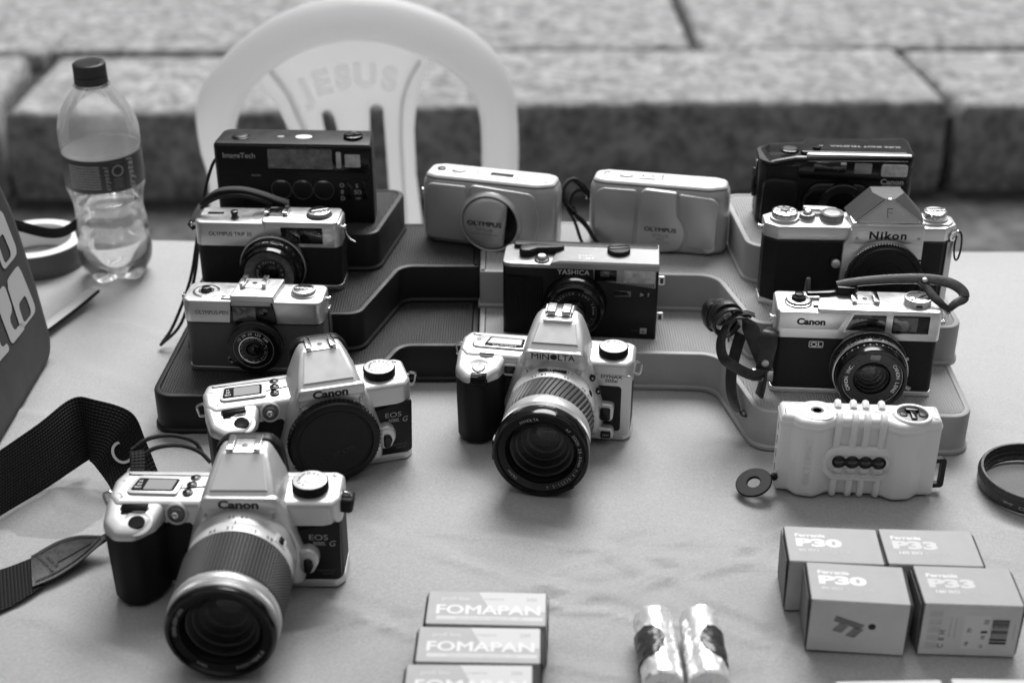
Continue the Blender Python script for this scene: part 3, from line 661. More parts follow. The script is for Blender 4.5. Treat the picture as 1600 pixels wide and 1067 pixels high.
# ------------------------------------------------------------------ film boxes and foil-wrapped rolls
def film_box(name, label, group, loc, yaw, W, D, H, faces, style):
    t = thing(name, label, 'film box', loc, yaw, group)
    top, front, sidem = faces
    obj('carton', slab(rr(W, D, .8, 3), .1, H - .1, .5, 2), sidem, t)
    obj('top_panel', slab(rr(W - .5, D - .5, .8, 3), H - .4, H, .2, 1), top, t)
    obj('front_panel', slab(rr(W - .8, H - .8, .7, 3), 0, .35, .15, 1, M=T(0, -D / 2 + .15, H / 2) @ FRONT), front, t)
    for sx in (-1, 1):    # tucked end flaps standing a little proud, with the dark gap they leave
        fo = fil([(-D / 2 + .7, 1), (D / 2 - .7, 1), (D / 2 - 1.2, H - 1.6), (-D / 2 + 1.2, H - 1.6)], 1.5, 3)
        fl_ = obj('end_flap', slab(fo, 0, .5, .2, 1, M=T(sx * (W / 2 + .25) - (.5 if sx < 0 else 0), 0, 0) @ RY(sx * 1.5) @ SIDE), sidem, t)
        obj('flap_gap', slab(rr(D - 2.4, .7, .3, 2), 0, .3, 0, M=T(sx * (W / 2 + .06) - (.3 if sx < 0 else 0), 0, H - 1.0) @ SIDE), 'card_edge', fl_)
    P = lambda name, g, mat, M: obj(name, g, mat, t, M=M)
    tp_ = lambda x, y: T(x, y, H + .02)
    fp = lambda x, z: T(x, -D / 2 - .22, z) @ FRONT
    if style in ('P30', 'P33'):
        P('lettering', textg('Ferrania', 3.3, .04, align='LEFT', wide=1.2), 'print_white', tp_(-W / 2 + 6, 9.2))
        P('lettering', textg(style, 7.4, .055, align='LEFT', wide=1.75), 'print_white' if style == 'P30' else 'card_foma_light', tp_(-W / 2 + 6, 1.6))
        P('small_print', textg('80 ISO' if style == 'P30' else '160 ISO', 2.6, .02, align='LEFT', wide=1.2), 'card_foma_light' if style == 'P30' else 'print_white', tp_(-W / 2 + (7 if style == 'P30' else 9), -6.4))
        g = G()
        for j in range(3): g.add(textg('black and white negative film' if j < 2 else 'cinema quality', 1.0, 0, align='LEFT'), T(0, -1.7 * j, 0))
        P('small_print', g, 'card_foma_light', tp_(-W / 2 + (22 if style == 'P30' else 25), -5.6))
        if style == 'P30':
            g = G()    # three striped bars: one sloping down to the right, two legs turned back from it
            d = Vector((.947, -.322)); nd = Vector((-.322, -.947)); lg = Vector((-.60, -.80)); ln = Vector((.80, -.60)); O_ = Vector((-11.5, 7.6))
            for i in range(6):
                o = O_ + nd * (.72 * i); g.add(ribflat([o, o + d * (18.4 - .35 * i)], .42))
                o = O_ + d * (5.2 + .0 * i) + nd * 3.9 + ln * (.95 * i - .6); g.add(ribflat([o + lg * (-.3 - .1 * i), o + lg * (7.4 - .35 * i)], .5))
                o = O_ + d * (14.2) + nd * 3.6 + ln * (.90 * i - .4); g.add(ribflat([o + lg * (-.2 - .42 * i), o + lg * (8.2 - .35 * i)], .5))
            P('emblem', g, 'print_black', fp(-2, H / 2 + .5))
            P('emblem_dot', ([(x, y, .05) for x, y in circ(2.3, 24)], [tuple(range(24))]), 'print_black', fp(8.2, H / 2 + 1.6))
        else:
            g = G()
            for j in range(30): g.add(textg('film negatif en noir et blanc', .75), T(-W / 2 + 7 + .0 * j, 0, 0) @ T((j % 6) * 1.3 - 2.6, (j // 6 - 2) * 5.8, 0) @ RZ(90) @ Matrix.Scale(.35, 4, (1, 0, 0)))
            for x_ in (17, 20): g.add(textg('negative film for 35mm cameras', .8), T(-W / 2 + x_, 2, 0) @ RZ(90))
            for j, c_ in enumerate('C8H'): g.add(textg(c_, 3.2, .03), T(-W / 2 + 12.8, -12 + j * 5.2, 0) @ RZ(90))
            P('small_print', g, 'print_mid', fp(0, H / 2))
            P('price_sticker', slab(rr(15, 25, .5, 2), 0, .12, 0), 'card_foma_light', fp(3.2, H / 2 - 1.0))
            g = G()
            for s_, x_, y_, q in (('33', 7.5, 8, 2.6), ('77', -1.5, 1.5, 2.4), ('16', -2.5, -8.5, 2.4), ('1/', 6.6, -10, 2.4), ('18', 6.8, -3.5, 2.2)): g.add(textg(s_, q, .02), T(x_, y_, .14) @ RZ(82))
            g.add(([(5.0, -.6, .16), (9, -.2, .16), (8.8, 1.6, .16), (5.2, 1.2, .16)], [(0, 1, 2, 3)]))
            P('price_text', g, 'print_black', fp(1.2, H / 2 - 1))
            g = G(); y_ = -9.; rd = random.Random(5)
            while y_ < 9.4:
                h_ = rd.choice((.35, .5, .7, 1.0)) if y_ > -5 else rd.choice((1.2, 1.8)); g.add(([(-5, y_, .06), (5, y_, .06), (5, y_ + h_, .06), (-5, y_ + h_, .06)], [(0, 1, 2, 3)])); y_ += h_ + rd.choice((.3, .4, .6))
            P('barcode', g, 'print_black', fp(17.2, H / 2 - .4))
            P('small_print', textg('see inside for processing', .8), 'print_mid', fp(25.5, H / 2) @ RZ(90))
    elif style == 'FOMA':
        o = [(-W / 2 + 30, D / 2 - .6), (W / 2 - .8, D / 2 - .6), (W / 2 - .8, -2.4), (-W / 2 + 38, -2.4)]
        P('colour_panel', ([(x, y, .012) for x, y in ccw(o)], [(0, 1, 2, 3)]), 'card_foma_light', tp_(0, 0))
        P('colour_strip', ([(x, y, .012) for x, y in rr(W - 8, 3.4, .2, 1, 2, -9.4)], [tuple(range(8))]), 'card_foma_light', tp_(0, 0))
        P('lettering', textg('FOMAPAN', 8.0, .032, .04, wide=1.16), 'print_white', tp_(1, -1.6))
        P('small_print', textg('profi line', 3.2, .01, .04), 'card_foma_light', tp_(-W / 2 + 16.5, 8.8))
        P('small_print', textg('creative', 2.6, .01, .04), 'card_foma', tp_(4, 8.8))
        P('small_print', textg('200', 3.0, .02, .04), 'card_foma', tp_(W / 2 - 9, 8.6))
        P('small_print', textg('black and white negative film  120', 2.0, .0, .04), 'card_foma', tp_(2, -9.4))
        P('lettering', textg('FOMAPAN', 6.0, .03, .05), 'print_white', fp(0, H / 2))
    else:
        P('lettering', textg('35 mm', 4, .02), 'print_grey', tp_(0, 4)); P('lettering', textg('film', 4, .02), 'print_grey', fp(0, H / 2))
    return t
def ribflat(line, w):
    v = []; f = []; P = [Vector(p) for p in line]
    for i, p in enumerate(P):
        a = P[max(i - 1, 0)]; b = P[min(i + 1, len(P) - 1)]; t = (b - a).normalized(); n_ = Vector((-t.y, t.x)); k = 1.
        if 0 < i < len(P) - 1:
            t1 = (p - a).normalized(); k = 1 / max(.4, n_.dot(Vector((-t1.y, t1.x))))
        v += [(*(p + n_ * w / 2 * k), .05), (*(p - n_ * w / 2 * k), .05)]
    for i in range(len(P) - 1): f.append((2 * i, 2 * i + 1, 2 * i + 3, 2 * i + 2))
    return v, f
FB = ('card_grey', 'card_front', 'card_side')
GR = 'grey film boxes'
film_box('film_box', 'grey P30 film box standing directly before the other P30 box, striped emblem in view', GR, (.2080, .6875, 0), -5.5, 58, 37, 38, FB, 'P30')
film_box('film_box', 'grey P33 film box with barcode and price sticker in view', GR, (.2735, .6850, 0), -3.0, 58, 37, 38, FB, 'P33')
film_box('film_box', 'grey P30 film box half hidden behind the one showing the striped emblem', GR, (.2010, .7260, 0), -4.0, 58, 37, 38, FB, 'P30')
film_box('film_box', 'grey P33 film box behind the box with the barcode', GR, (.2610, .7235, 0), -3.0, 58, 37, 38, FB, 'P33')
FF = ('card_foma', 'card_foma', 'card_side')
GF = 'slim film boxes in a row'
film_box('film_box', 'slim FOMAPAN film box at the rear of the row of three', GF, (-.0150, .6725, 0), -2.0, 71, 31, 31, FF, 'FOMA')
film_box('film_box', 'slim FOMAPAN film box in the middle of the row of three', GF, (-.0190, .6395, 0), -1.5, 71, 31, 31, FF, 'FOMA')
film_box('film_box', 'slim FOMAPAN film box at the front of the row of three', GF, (-.0240, .6070, 0), -1.0, 71, 31, 31, FF, 'FOMA')
FW = ('card_white', 'card_white', 'card_white')
film_box('film_box', 'white film box at the front of the P30 boxes', 'white film boxes', (.2070, .5840, 0), 1.5, 58, 37, 37, FW, 'W')
film_box('film_box', 'white film box at the front of the P33 boxes', 'white film boxes', (.2700, .5850, 0), -1.5, 58, 37, 37, FW, 'W')
def foil_roll(label, loc, yaw, seed, side):
    t = thing('film_roll', label, 'film roll', loc, yaw, 'foil wrapped film rolls')
    def crumple(v, amp):
        o = []
        for x, y, z in v:
            q = Vector((x * .22 + seed, y * .22, z * .16)); d = amp * (abs(noise.noise(q)) * 1.5 + .6 * noise.noise(q * 2.3) - .3); rad = math.hypot(x, y)
            s = 1 + d / max(rad, 3) if rad > .1 else 1; o.append((x * s, y * s, z + .6 * amp * noise.noise(q * 1.7)))
        return o
    pr = [(1e-6, 0), (4, .2), (8, .3), (11, .9), (12, 2.5)] + [(12.1, 2.5 + 1.9 * k) for k in range(1, 30)] + [(12, 60), (11, 61.5), (7, 62.2), (3, 61.6), (1e-6, 61.8)]
    v, f = lathe(pr, 48); M = T(0, 0, 12.3) @ RX(-90)
    obj('foil_wrap', G().add((crumple(v, .8), f), M), 'foil', t, smooth=25)
    # printed paper seal wrapped round the middle, its end cut in a half round
    v = []; f = []; nn = 26; mm = 24
    for i in range(nn + 1):
        a = R(-90 - side * (-14 + 150 * i / nn)); u = min(1, i / 9.); hw = 13 * math.sqrt(max(0, 1 - (1 - u) ** 2)) + .05
        for j in range(mm + 1): z = 29 + hw * (2 * j / mm - 1); v.append((13.0 * math.cos(a), 13.0 * math.sin(a), z))
    for i in range(nn):
        for j in range(mm): q = i * (mm + 1) + j; f.append((q, q + 1, q + mm + 2, q + mm + 1))
    obj('paper_seal', G().add((crumple(v, .7), f), T(0, 0, 12.3) @ RX(-90)), 'foil_paper', t)
    return t
foil_roll('foil wrapped film roll with dark seal, on the side of the FOMAPAN boxes', (.0868, .6240, 0), 1, 2., 1)
foil_roll('foil wrapped film roll with dark seal, on the side of the P30 boxes', (.1126, .6240, 0), -1, 9., -1)
# ------------------------------------------------------------------ shared camera fittings
def pose(x0, y0, x1, y1, D):
    """front bottom corners in m -> centre of the footprint and yaw"""
    a = math.atan2(y1 - y0, x1 - x0); return ((x0 + x1) / 2 - math.sin(a) * D / 2000, (y0 + y1) / 2 + math.cos(a) * D / 2000, math.degrees(a))
def camera_thing(label, p, z, group=None):
    return thing('camera', label, 'camera', (p[0], p[1], z), p[2], group)
def sym(r, n=24): return circ(r, n)
def knob(t, name, x, y, z, r, h, mat, teeth=0, top=None, depth=.35, dish=0., parent=None):
    o = gearo(r, depth, teeth) if teeth else circ(r, 40)
    k = obj(name, slab(o, z, z + h, min(.5, h / 3), 2, 0, M=T(x, y, 0)), mat, parent or t)
    if top: obj('knob_top', lathe([(r * .86, 0), (r * .86, .25), (r * .8, .45), (r * .3, .45 - dish), (1e-6, .45 - dish)], 40), top, k, M=T(x, y, z + h - .05))
    return k
def hot_shoe(t, x, y, z, w=20, d=16, mat='bright_chrome', base='dull_chrome', h=3.2):
    s = obj('hot_shoe', box(x - w / 2, x + w / 2, y - d / 2, y + d / 2, z - .5, z + .9, .2, .5), base, t)
    for sx in (-1, 1):
        g = G(); g.add(box(x + sx * (w / 2 - 1.2) - 1.2, x + sx * (w / 2 - 1.2) + 1.2, y - d / 2 - .4, y + d / 2 + .4, z + .7, z + h, .2, .3)); g.add(box(x + sx * (w / 2 - 2.2) - 1.9, x + sx * (w / 2 - 2.2) + 1.9, y - d / 2 - .4, y + d / 2 + .4, z + h - .9, z + h + .1, .2, .3))
        obj('shoe_rail', g, mat, s)
    obj('contact', lathe([(1.9, 0), (1.9, .3), (1e-6, .35)], 18), 'bright_chrome', s, M=T(x, y, z + .85))
    return s
def lug(t, x, y, z, sx, ring=True, mat='bright_chrome'):
    g = G(); g.add(lathe([(2.0, 0), (2.0, 1), (1.3, 1.4), (1.3, 3), (2.3, 3.4), (2.3, 4.4), (1e-6, 4.8)], 16), T(x, y, z) @ RY(90 * sx))
    return obj('strap_lug', g, mat, t)
def wire_loop(t, x, y, z, sx, w=4, h=10, tilt=0, mat='bright_chrome'):
    pts = [(p[0], 0, p[1]) for p in rr(w * 2, h, w * .8, 4, sx * w * .9, 0)]
    return obj('strap_ring', tubeo([(x + a, y + b, z + c) for a, b, c in pts], .7, 6, True), mat, t)
def F_(x, y, z): return T(x, y, z) @ FRONT
def face(t, name, o, x, y, z, h, mat, b=.2, parent=None, M=None):
    """flat plate on a front face: outline about (x, z), standing h proud of y"""
    return obj(name, slab(o, -.6, h, b, 2, 0, M=F_(x, y, z) if M is None else M), mat, parent or t)
def txt(t, s, x, y, z, size, mat, bold=0., wide=1., M=None, align='CENTER', shear=0., sp=1., name='lettering'):
    return obj(name, textg(s, size, bold, .05, shear, sp, wide, align), mat, t, M=F_(x, y, z) if M is None else M, smooth=0)
def toptxt(t, s, x, y, z, size, mat, bold=0., wide=1., rot=180, align='CENTER', shear=0.):
    return obj('lettering', textg(s, size, bold, .05, shear, 1., wide, align), mat, t, M=T(x, y, z) @ RZ(rot), smooth=0)
def glass_front(lens, M, r, depth, z0, ribs=4, rise=None):
    """what one sees looking into a lens: stepped black throat, inner elements and a curved front element"""
    rise = rise or r * .16; pr = [(r, z0)]
    for k in range(ribs):
        q = r * (1 - .13 * (k + 1)); z = z0 - depth * (k + 1) / ribs
        pr += [(q + .06 * r, z + .4), (q, z)]
    zb = pr[-1][1]; pr.append((1e-6, zb))
    obj('throat', lathe(pr, 48, cap=False), 'lens_deep', lens, M=M)
    ri = obj('iris_ring', ringplate(r * .30, r * .47, zb + .1, zb + .5, .1, 40), 'dark_metal', lens, M=M)
    obj('inner_element', dome(r * .46, r * .14, 32), 'lens_coat', lens, M=M @ T(0, 0, zb + .2))
    v, f = dome(r * .70, r * .10, 40); obj('middle_element', (v, f[:-1]), 'lens_shell', lens, M=M @ T(0, 0, z0 - depth * .55))
    v, f = dome(r * .985, rise, 48); obj('front_element', (v, f[:-1]), 'lens_shell', lens, M=M @ T(0, 0, z0 - rise * .8))
def shell(t, name, o, z0, z1, mat, b=.6, bb=None, n=3): return obj(name, slab(o, z0, z1, b, n, bb), mat, t)

# ------------------------------------------------------------------ half-frame camera with selenium-free lens ring (grey leatherette)
def pen():
    D = 33; p = (-.1952, .9743, -3.0)
    t = camera_thing('small silver camera marked PEN with grey leatherette and ringed lens on the black riser', p, .0318)
    o = rr(107, D, 7, 6); oi = rr(105.6, D - 1.4, 6.5, 6); y = -D / 2
    shell(t, 'base_plate', o, 0, 4.2, 'dull_chrome', .5, .8)
    shell(t, 'leatherette', oi, 4, 41.5, 'grey_grain', 0)
    shell(t, 'trim_line', rr(106.4, D - .6, 7, 6), 41.3, 42.6, 'dark_metal', .2)
    tp = shell(t, 'top_plate', o, 42.5, 60.5, 'satin_chrome', 1.6, .3)
    # raised middle of the top with black finder window
    hump = fil([(-16, -D / 2 - .6), (17, -D / 2 - .6), (20, D / 2 - 2), (-14, D / 2 - 2)], 1.2, 3)
    shell(t, 'finder_housing', hump, 52, 65.5, 'satin_chrome', 1.0, 0)
    fw = face(t, 'finder_surround', fil([(-17.5, 0), (18.6, 0), (16.2, 17), (-15.6, 17)], 1, 3), 0, y - .7, 43.0, 1.4, 'black_gloss')
    face(t, 'finder_frame', fil([(-15.2, 0), (15.6, 0), (14.6, 2.2), (-14.6, 2.2)], .5, 2), 0, y - .7, 58.2, 1.9, 'dull_chrome')
    face(t, 'finder_window', rr(17.5, 12, 1, 3), -5.5, y - 1.9, 51.3, .7, 'clear_pane', parent=fw)
    face(t, 'finder_eye', circ(3.6, 20, 0, 0), 9.2, y - 1.9, 53.5, .7, 'finder_glass', parent=fw)
    s = hot_shoe(t, -1, 4, 65.4, 20, 15, 'bright_chrome', 'satin_chrome', 4.2)
    k = knob(t, 'release_plate', -38, 0, 60.4, 10.5, .5, 'bright_chrome')
    obj('release_dish', ringplate(6, 8.6, 0, .35, .1), 'dull_chrome', k, M=T(-38, 0, 60.8)); obj('release_button', lathe([(4.2, 0), (4.2, 1.2), (3.2, 2.6), (3.2, 3.4), (2.2, 3.6), (1.8, 2.8), (1e-6, 2.8)], 24), 'dark_metal', k, M=T(-38, 0, 60.8))
    b = obj('slide_switch', box(-24, -12.5, -13.4, -9.6, 60.3, 61.9, .3, .6), 'satin_chrome', t)
    for i in range(5): obj('ridge', box(-20 + i * 1.3, -19.4 + i * 1.3, -13.2, -9.8, 61.8, 62.3, .1, .1), 'bright_chrome', b)
    obj('switch_dot', lathe([(1.5, 0), (1e-6, .3)], 14), 'black_paint', b, M=T(-22, -11.5, 61.9))
    k = knob(t, 'rewind_base', 37, 0, 60.4, 10.2, 1.2, 'dull_chrome'); k2 = knob(t, 'rewind_knob', 37, 0, 61.4, 8.8, 3.2, 'satin_chrome', 40, 'bright_chrome')
    obj('fold_crank', slab(fil([(-7.5, -1.5), (6, -2.5), (7.5, 1), (-6, 3)], 1, 3), 0, 1, .3, M=T(37, 0, 64.9)), 'bright_chrome', k2)
    for sx in (-1, 1): lug(t, sx * 52.8, 1, 56, sx)
    toptxt(t, '242859', -19, 9, 60.6, 2.0, 'print_mid', .01, rot=180)
    txt(t, 'OLYMPUS-PEN', -31, y - .08, 51, 3.3, 'print_mid', .015, .82)
    obj('back_rail', box(53.0, 54.2, 9, 15.5, 4, 44, .3, .4), 'dull_chrome', t)
    M = F_(1, y, 25.5)
    L = obj('lens', lathe([(20.5, -1), (20.5, 4.5), (19.6, 5.5), (19.6, 9), (18.8, 9.6), (17.6, 10)], 64, cap=False), 'black_paint', t, M=M)
    obj('focus_ring', cont(gearo(21.2, .5, 80), [(.4, 1.2), (0, 1.6), (0, 4.6), (.5, 5.2)]), 'dark_metal', L, M=M)
    obj('rim', ringplate(15.6, 20.0, 9.2, 10.4, .3), 'black_gloss', L, M=M)
    obj('ring_white', ringplate(10.4, 11.1, 10.2, 11.6, .1), 'bright_chrome', L, M=M); obj('ring_white', ringplate(15.2, 15.5, 9.6, 10.5, .1), 'print_grey', L, M=M)
    obj('name_ring', ringplate(8.2, 15.4, 9.2, 10.35, .1), 'black_gloss', L, M=M); obj('inner_ring', ringplate(5.4, 10.4, 9.2, 11.2, .3), 'black_gloss', L, M=M)
    g = G(); g.add(ringtext('15 30 60 125 200', 13.2, 2.0, 150, 30, .01), T(0, 0, 10.4)); obj('ring_numbers', g, 'print_white', L, M=M)
    g = G(); g.add(ringtext('OLYMPUS D.Zuiko F.C. 1:3.5 f=2.8cm', 9.2, 1.05, 100, -255), T(0, 0, 11.3)); obj('ring_text', g, 'print_white', L, M=M)
    glass_front(L, M, 5.4, 4, 11.0, 3)
    obj('sync_socket', ringplate(1.6, 3.0, 0, 1.4, .3, 24), 'dull_chrome', t, M=F_(-19.5, y, 11)); obj('socket_core', lathe([(1.7, 0), (1.7, .5), (1e-6, .5)], 16), 'black_paint', t, M=F_(-19.5, y, 11))
pen()

# ------------------------------------------------------------------ compact with selenium ring hidden behind the PEN
def trip():
    D = 32; p = (-.1935, 1.0515, -3.0)
    t = camera_thing('silver compact camera marked TRIP 35 with braided wrist strap, between PEN and ImageTech cameras', p, .0648)
    o = rr(117, D, 7, 6); y = -D / 2
    shell(t, 'base_plate', o, 0, 5, 'dull_chrome', .5, 1.2)
    shell(t, 'leatherette', rr(115.6, D - 1.4, 6.5, 6), 4.8, 38.2, 'black_grain', 0)
    shell(t, 'top_plate', o, 38, 58, 'satin_chrome', 1.8, .3)
    shell(t, 'raised_top', fil([(-4, y - .4), (56.5, y - .4), (56.5, D / 2 - 1.2), (-7, D / 2 - 1.2)], 4, 4), 52, 59.6, 'satin_chrome', 1.0, 0)
    shell(t, 'trim_line', rr(116.2, D - .8, 7, 6), 37.4, 38.2, 'dark_metal', .1)
    w = face(t, 'window_panel', fil([(0, 0), (32, 0), (32, 13.6), (-1.5, 13.6)], .6, 2), 12.5, y - .3, 41.4, .6, 'black_gloss')
    face(t, 'finder_window', rr(15, 10, .6, 2), 37, y - .9, 48.2, .55, 'finder_glass', parent=w); face(t, 'light_window', rr(11, 9.5, .6, 2), 21, y - .9, 48.3, .5, 'finder_glass', parent=w)
    txt(t, 'OLYMPUS TRIP 35', -29.5, y - .08, 48.5, 3.3, 'print_black', .012, .92)
    s = hot_shoe(t, 5.5, 3, 59.5, 19, 14, 'bright_chrome', 'dark_metal', 3.4)
    k = knob(t, 'rewind_base', 40, -1, 59.5, 10.4, .8, 'dark_metal'); k2 = knob(t, 'rewind_knob', 40, -1, 60, 9.2, 3.6, 'dull_chrome', 44, 'bright_chrome')
    obj('fold_crank', slab(fil([(-7, -2.2), (7.6, -1.6), (7.4, 2), (-7, 2.6)], 1, 3), 0, 1.1, .3, M=T(40, -1, 63.9) @ RZ(25)), 'bright_chrome', k2)
    b = obj('release_collar', lathe([(3.4, 0), (3.2, .9), (2.5, 1.4), (2.4, 4.2), (3., 4.6), (3., 6.4), (1.7, 6.8), (1.5, 6), (1e-6, 6)], 20), 'dark_metal', t, M=T(-27, -6, 57.7))
    face(t, 'counter_window', rr(13, 4.6, .3, 2), -44, 0, 0, .75, 'black_gloss', M=T(-44.5, 3, 57.4))
    toptxt(t, '123456', -28, 3.5, 58.1, 1.7, 'print_mid'); obj('oval_sticker', slab(circ(4.6, 28, 0, 0, 8.2), 0, .15, 0, M=T(-9.5, 0, 58)), 'silver_dark', t)
    for sx in (-1, 1): lug(t, sx * 57.8, -8, 53, sx)
    M = F_(4, y, 23)
    L = obj('lens', lathe([(25.8, -1), (25.8, 6.5), (24.8, 7.2), (24.2, 7.6), (24.2, 16), (22.4, 17), (21.6, 21.5), (20.6, 22), (19.8, 21.4)], 72, cap=False), 'black_gloss', t, M=M)
    obj('aperture_ring', cont(gearo(26.6, .35, 100), [(.3, 1), (0, 1.3), (0, 6.0), (.4, 6.6)]), 'dull_chrome', L, M=M)
    g = G(); g.add(drumtext('2.8 4 5.6 8 11 16 22', 26.75, 3.6, 2.1, 40, 140, .01, True)); obj('aperture_numbers', g, 'print_black', L, M=M)
    g = G(); g.add(drumtext('25 50 100 200 400', 24.3, 12, 2.2, 50, 120, .01, True)); obj('speed_numbers', g, 'print_grey', L, M=M)
    for a, w_ in ((113, 13), (78, 16), (50, 9)): obj('click_patch', lathe([(24.4, 0)], 3) if False else slab(rr(w_ * .42, 6, .6, 2), 0, .3, .1, M=M @ RZ(a) @ T(24.1, 0, 11.8) @ RY(90) @ RZ(90)), 'dark_metal', L)
    obj('cell_window', lathe([(19.8, 21.4), (13.4, 19.6), (13.2, 18), (12, 17.4)], 72, cap=False), 'flash_dark', L, M=M)
    obj('name_ring', ringplate(7.2, 12.4, 15, 17.6, .3), 'black_paint', L, M=M)
    g = G(); g.add(ringtext('D.Zuiko 1:2.8 f=40mm OLYMPUS', 10, 1.6, 150, -200), T(0, 0, 17.7)); obj('ring_text', g, 'print_white', L, M=M)
    glass_front(L, M, 7.2, 6, 17.2, 3)
    # braided wrist strap: metal clasp at the left lug, band over the top of the camera
    c = obj('strap_clasp', tubeo([(-61, -6, 54), (-58, -3, 60), (-54.5, 0, 65.5)], [2.6, 3.2, 3.2], 10), 'dull_chrome', t)
    obj('strap_knot', tubeo([(-60.6, -8, 48), (-62.6, -7, 52), (-61, -6, 55)], [1.4, 3.2, 2.4], 8), 'cord', c)
    ribbon('wrist_strap', [(-55, 0, 65), (-50, 3, 71), (-40, 7, 75.5), (-24, 10, 75.5), (-8, 12, 71), (4, 13, 66), (12, 16, 62)], [(.2, 1, .1)] * 7, 6.5, 3, 'cord', t)
    ribbon('wrist_strap', [(-55, -2, 64), (-48, 1, 69), (-37, 5, 72.5), (-22, 7, 72.5), (-9, 9, 68.5), (0, 11, 64)], [(.2, 1, .1)] * 6, 4.5, 2.6, 'cord', t)
    obj('loose_tag', tubeo([(61, -8, 52), (63, -10, 47), (66, -12, 44), (70, -14, 43)], [.5, .6, .8, .5], 6), 'silver_dark', t)
    obj('lug_cord', tubeo([(61, -8, 52), (62, -9, 44), (61, -10, 30), (61.5, -11, 16)], .8, 6), 'cord', t)
trip()

# ------------------------------------------------------------------ 3-D snapshot camera (ImageTech)
def imagetech():
    D = 37; p = (-.1788, 1.1155, -2.5)
    t = camera_thing('large black camera marked ImageTech with wide flash window on the topmost black step', p, .0978)
    o = fil([(-65.5, -D / 2, 5), (65.5, -D / 2, 2), (62.5, D / 2, 3), (-63, D / 2, 9)], 4, 5); y = -D / 2
    shell(t, 'body', o, 0, 67.5, 'black_plastic', 2.2, 1.0, 4)
    shell(t, 'top_cover', offs(o, 1.2), 66.8, 68.2, 'black_plastic', .6, 0)
    f_ = face(t, 'flash_window', fil([(-21, 46.5, 2), (63.6, 44.5, 4), (63.2, 64.5, 2), (-21, 65.6, 1)], 1.5, 4), 0, y, 0, .5, 'black_gloss')
    face(t, 'reflector', rr(53, 17, 1, 3), 6.3, y - .3, 55.8, .55, 'flash_dark', parent=f_)
    face(t, 'flash_tube', rr(12.5, 11, .8, 3), 49.5, y - .3, 55.0, .7, 'flash_panel', parent=f_); face(t, 'flash_ready', rr(4, 14, .8, 2), 38, y - .3, 55.5, .65, 'flash_panel', parent=f_)
    txt(t, 'ImageTech', -44, y - .05, 58.2, 4.3, 'print_grey', .018, 1.0)
    for i, x in enumerate((-11, 6.6, 24.2)): r_ = obj('lens_port', ringplate(8.1, 8.6, 0, .25, .05), 'print_dim', t, M=F_(x, y, 29)); obj('port_glass', lathe([(8.2, .1), (1e-6, .12)], 40), 'lens_coat', r_, M=F_(x, y, 29))
    for x, zz, s in ((39.5, 33.5, 'O'), (39.5, 27.6, '8'), (39.8, 22, 'D'), (51.8, 33.2, 'S'), (52.4, 27.6, 'SO'), (52.4, 22, 'OFF')): txt(t, s, x, y - .05, zz, 3.4 if len(s) < 3 else 1.6, 'print_grey', .02)
    for x in (45.8, 58.8): k = face(t, 'slider', rr(5, 17, 1, 3), x, y, 29.5, .3, 'black_gloss'); face(t, 'slider_tab', rr(4, 4, .8, 2), x, y, 27.5, 1.6, 'black_plastic', parent=k)
    txt(t, 'MACRO', -31, y - .05, 41, 1.5, 'print_grey', .01); face(t, 'hand_groove', rr(16, 34, 4, 4), -52, y, 22, .5, 'black_rubber')
    k = knob(t, 'shutter_ring', -45, -2, 68.1, 7.6, .8, 'black_gloss'); obj('shutter_button', lathe([(6, 0), (6, .8), (4.6, 1.4), (1e-6, 1.1)], 32), 'black_plastic', k, M=T(-45, -2, 68.8))
    obj('indicator', slab(circ(3.1, 20, 0, 0, 2.4), 0, .3, .1, M=T(-12, 0, 68.1)), 'lcd', t); obj('counter_label', slab(circ(7, 32, 0, 0, 4.6), 0, .35, .1, M=T(7, 0, 68.1)), 'print_white', t)
    k = knob(t, 'rewind_dial', 48, 0, 68.1, 8, 2.6, 'black_gloss', 30); obj('fold_crank', slab(rr(15, 5.5, 2, 4), 0, 1.4, .4, M=T(48, 0, 70.6) @ RZ(20)), 'black_gloss', k); obj('crank_hub', lathe([(2.6, 0), (2.2, 1.2), (1e-6, 1.3)], 18), 'bright_chrome', k, M=T(49, .6, 72))
    g = spline([(-65, 2, 51), (-71, -4, 43), (-78, -12, 20), (-80, -30, -4), (-84, -48, -40), (-96, -60, -76), (-112, -66, -92), (-113, -62, -93), (-104, -54, -80), (-89, -44, -44), (-82, -30, -8)], 6)
    obj('wrist_cord', tubeo(g, 1.35, 8), 'cord', t)
imagetech()

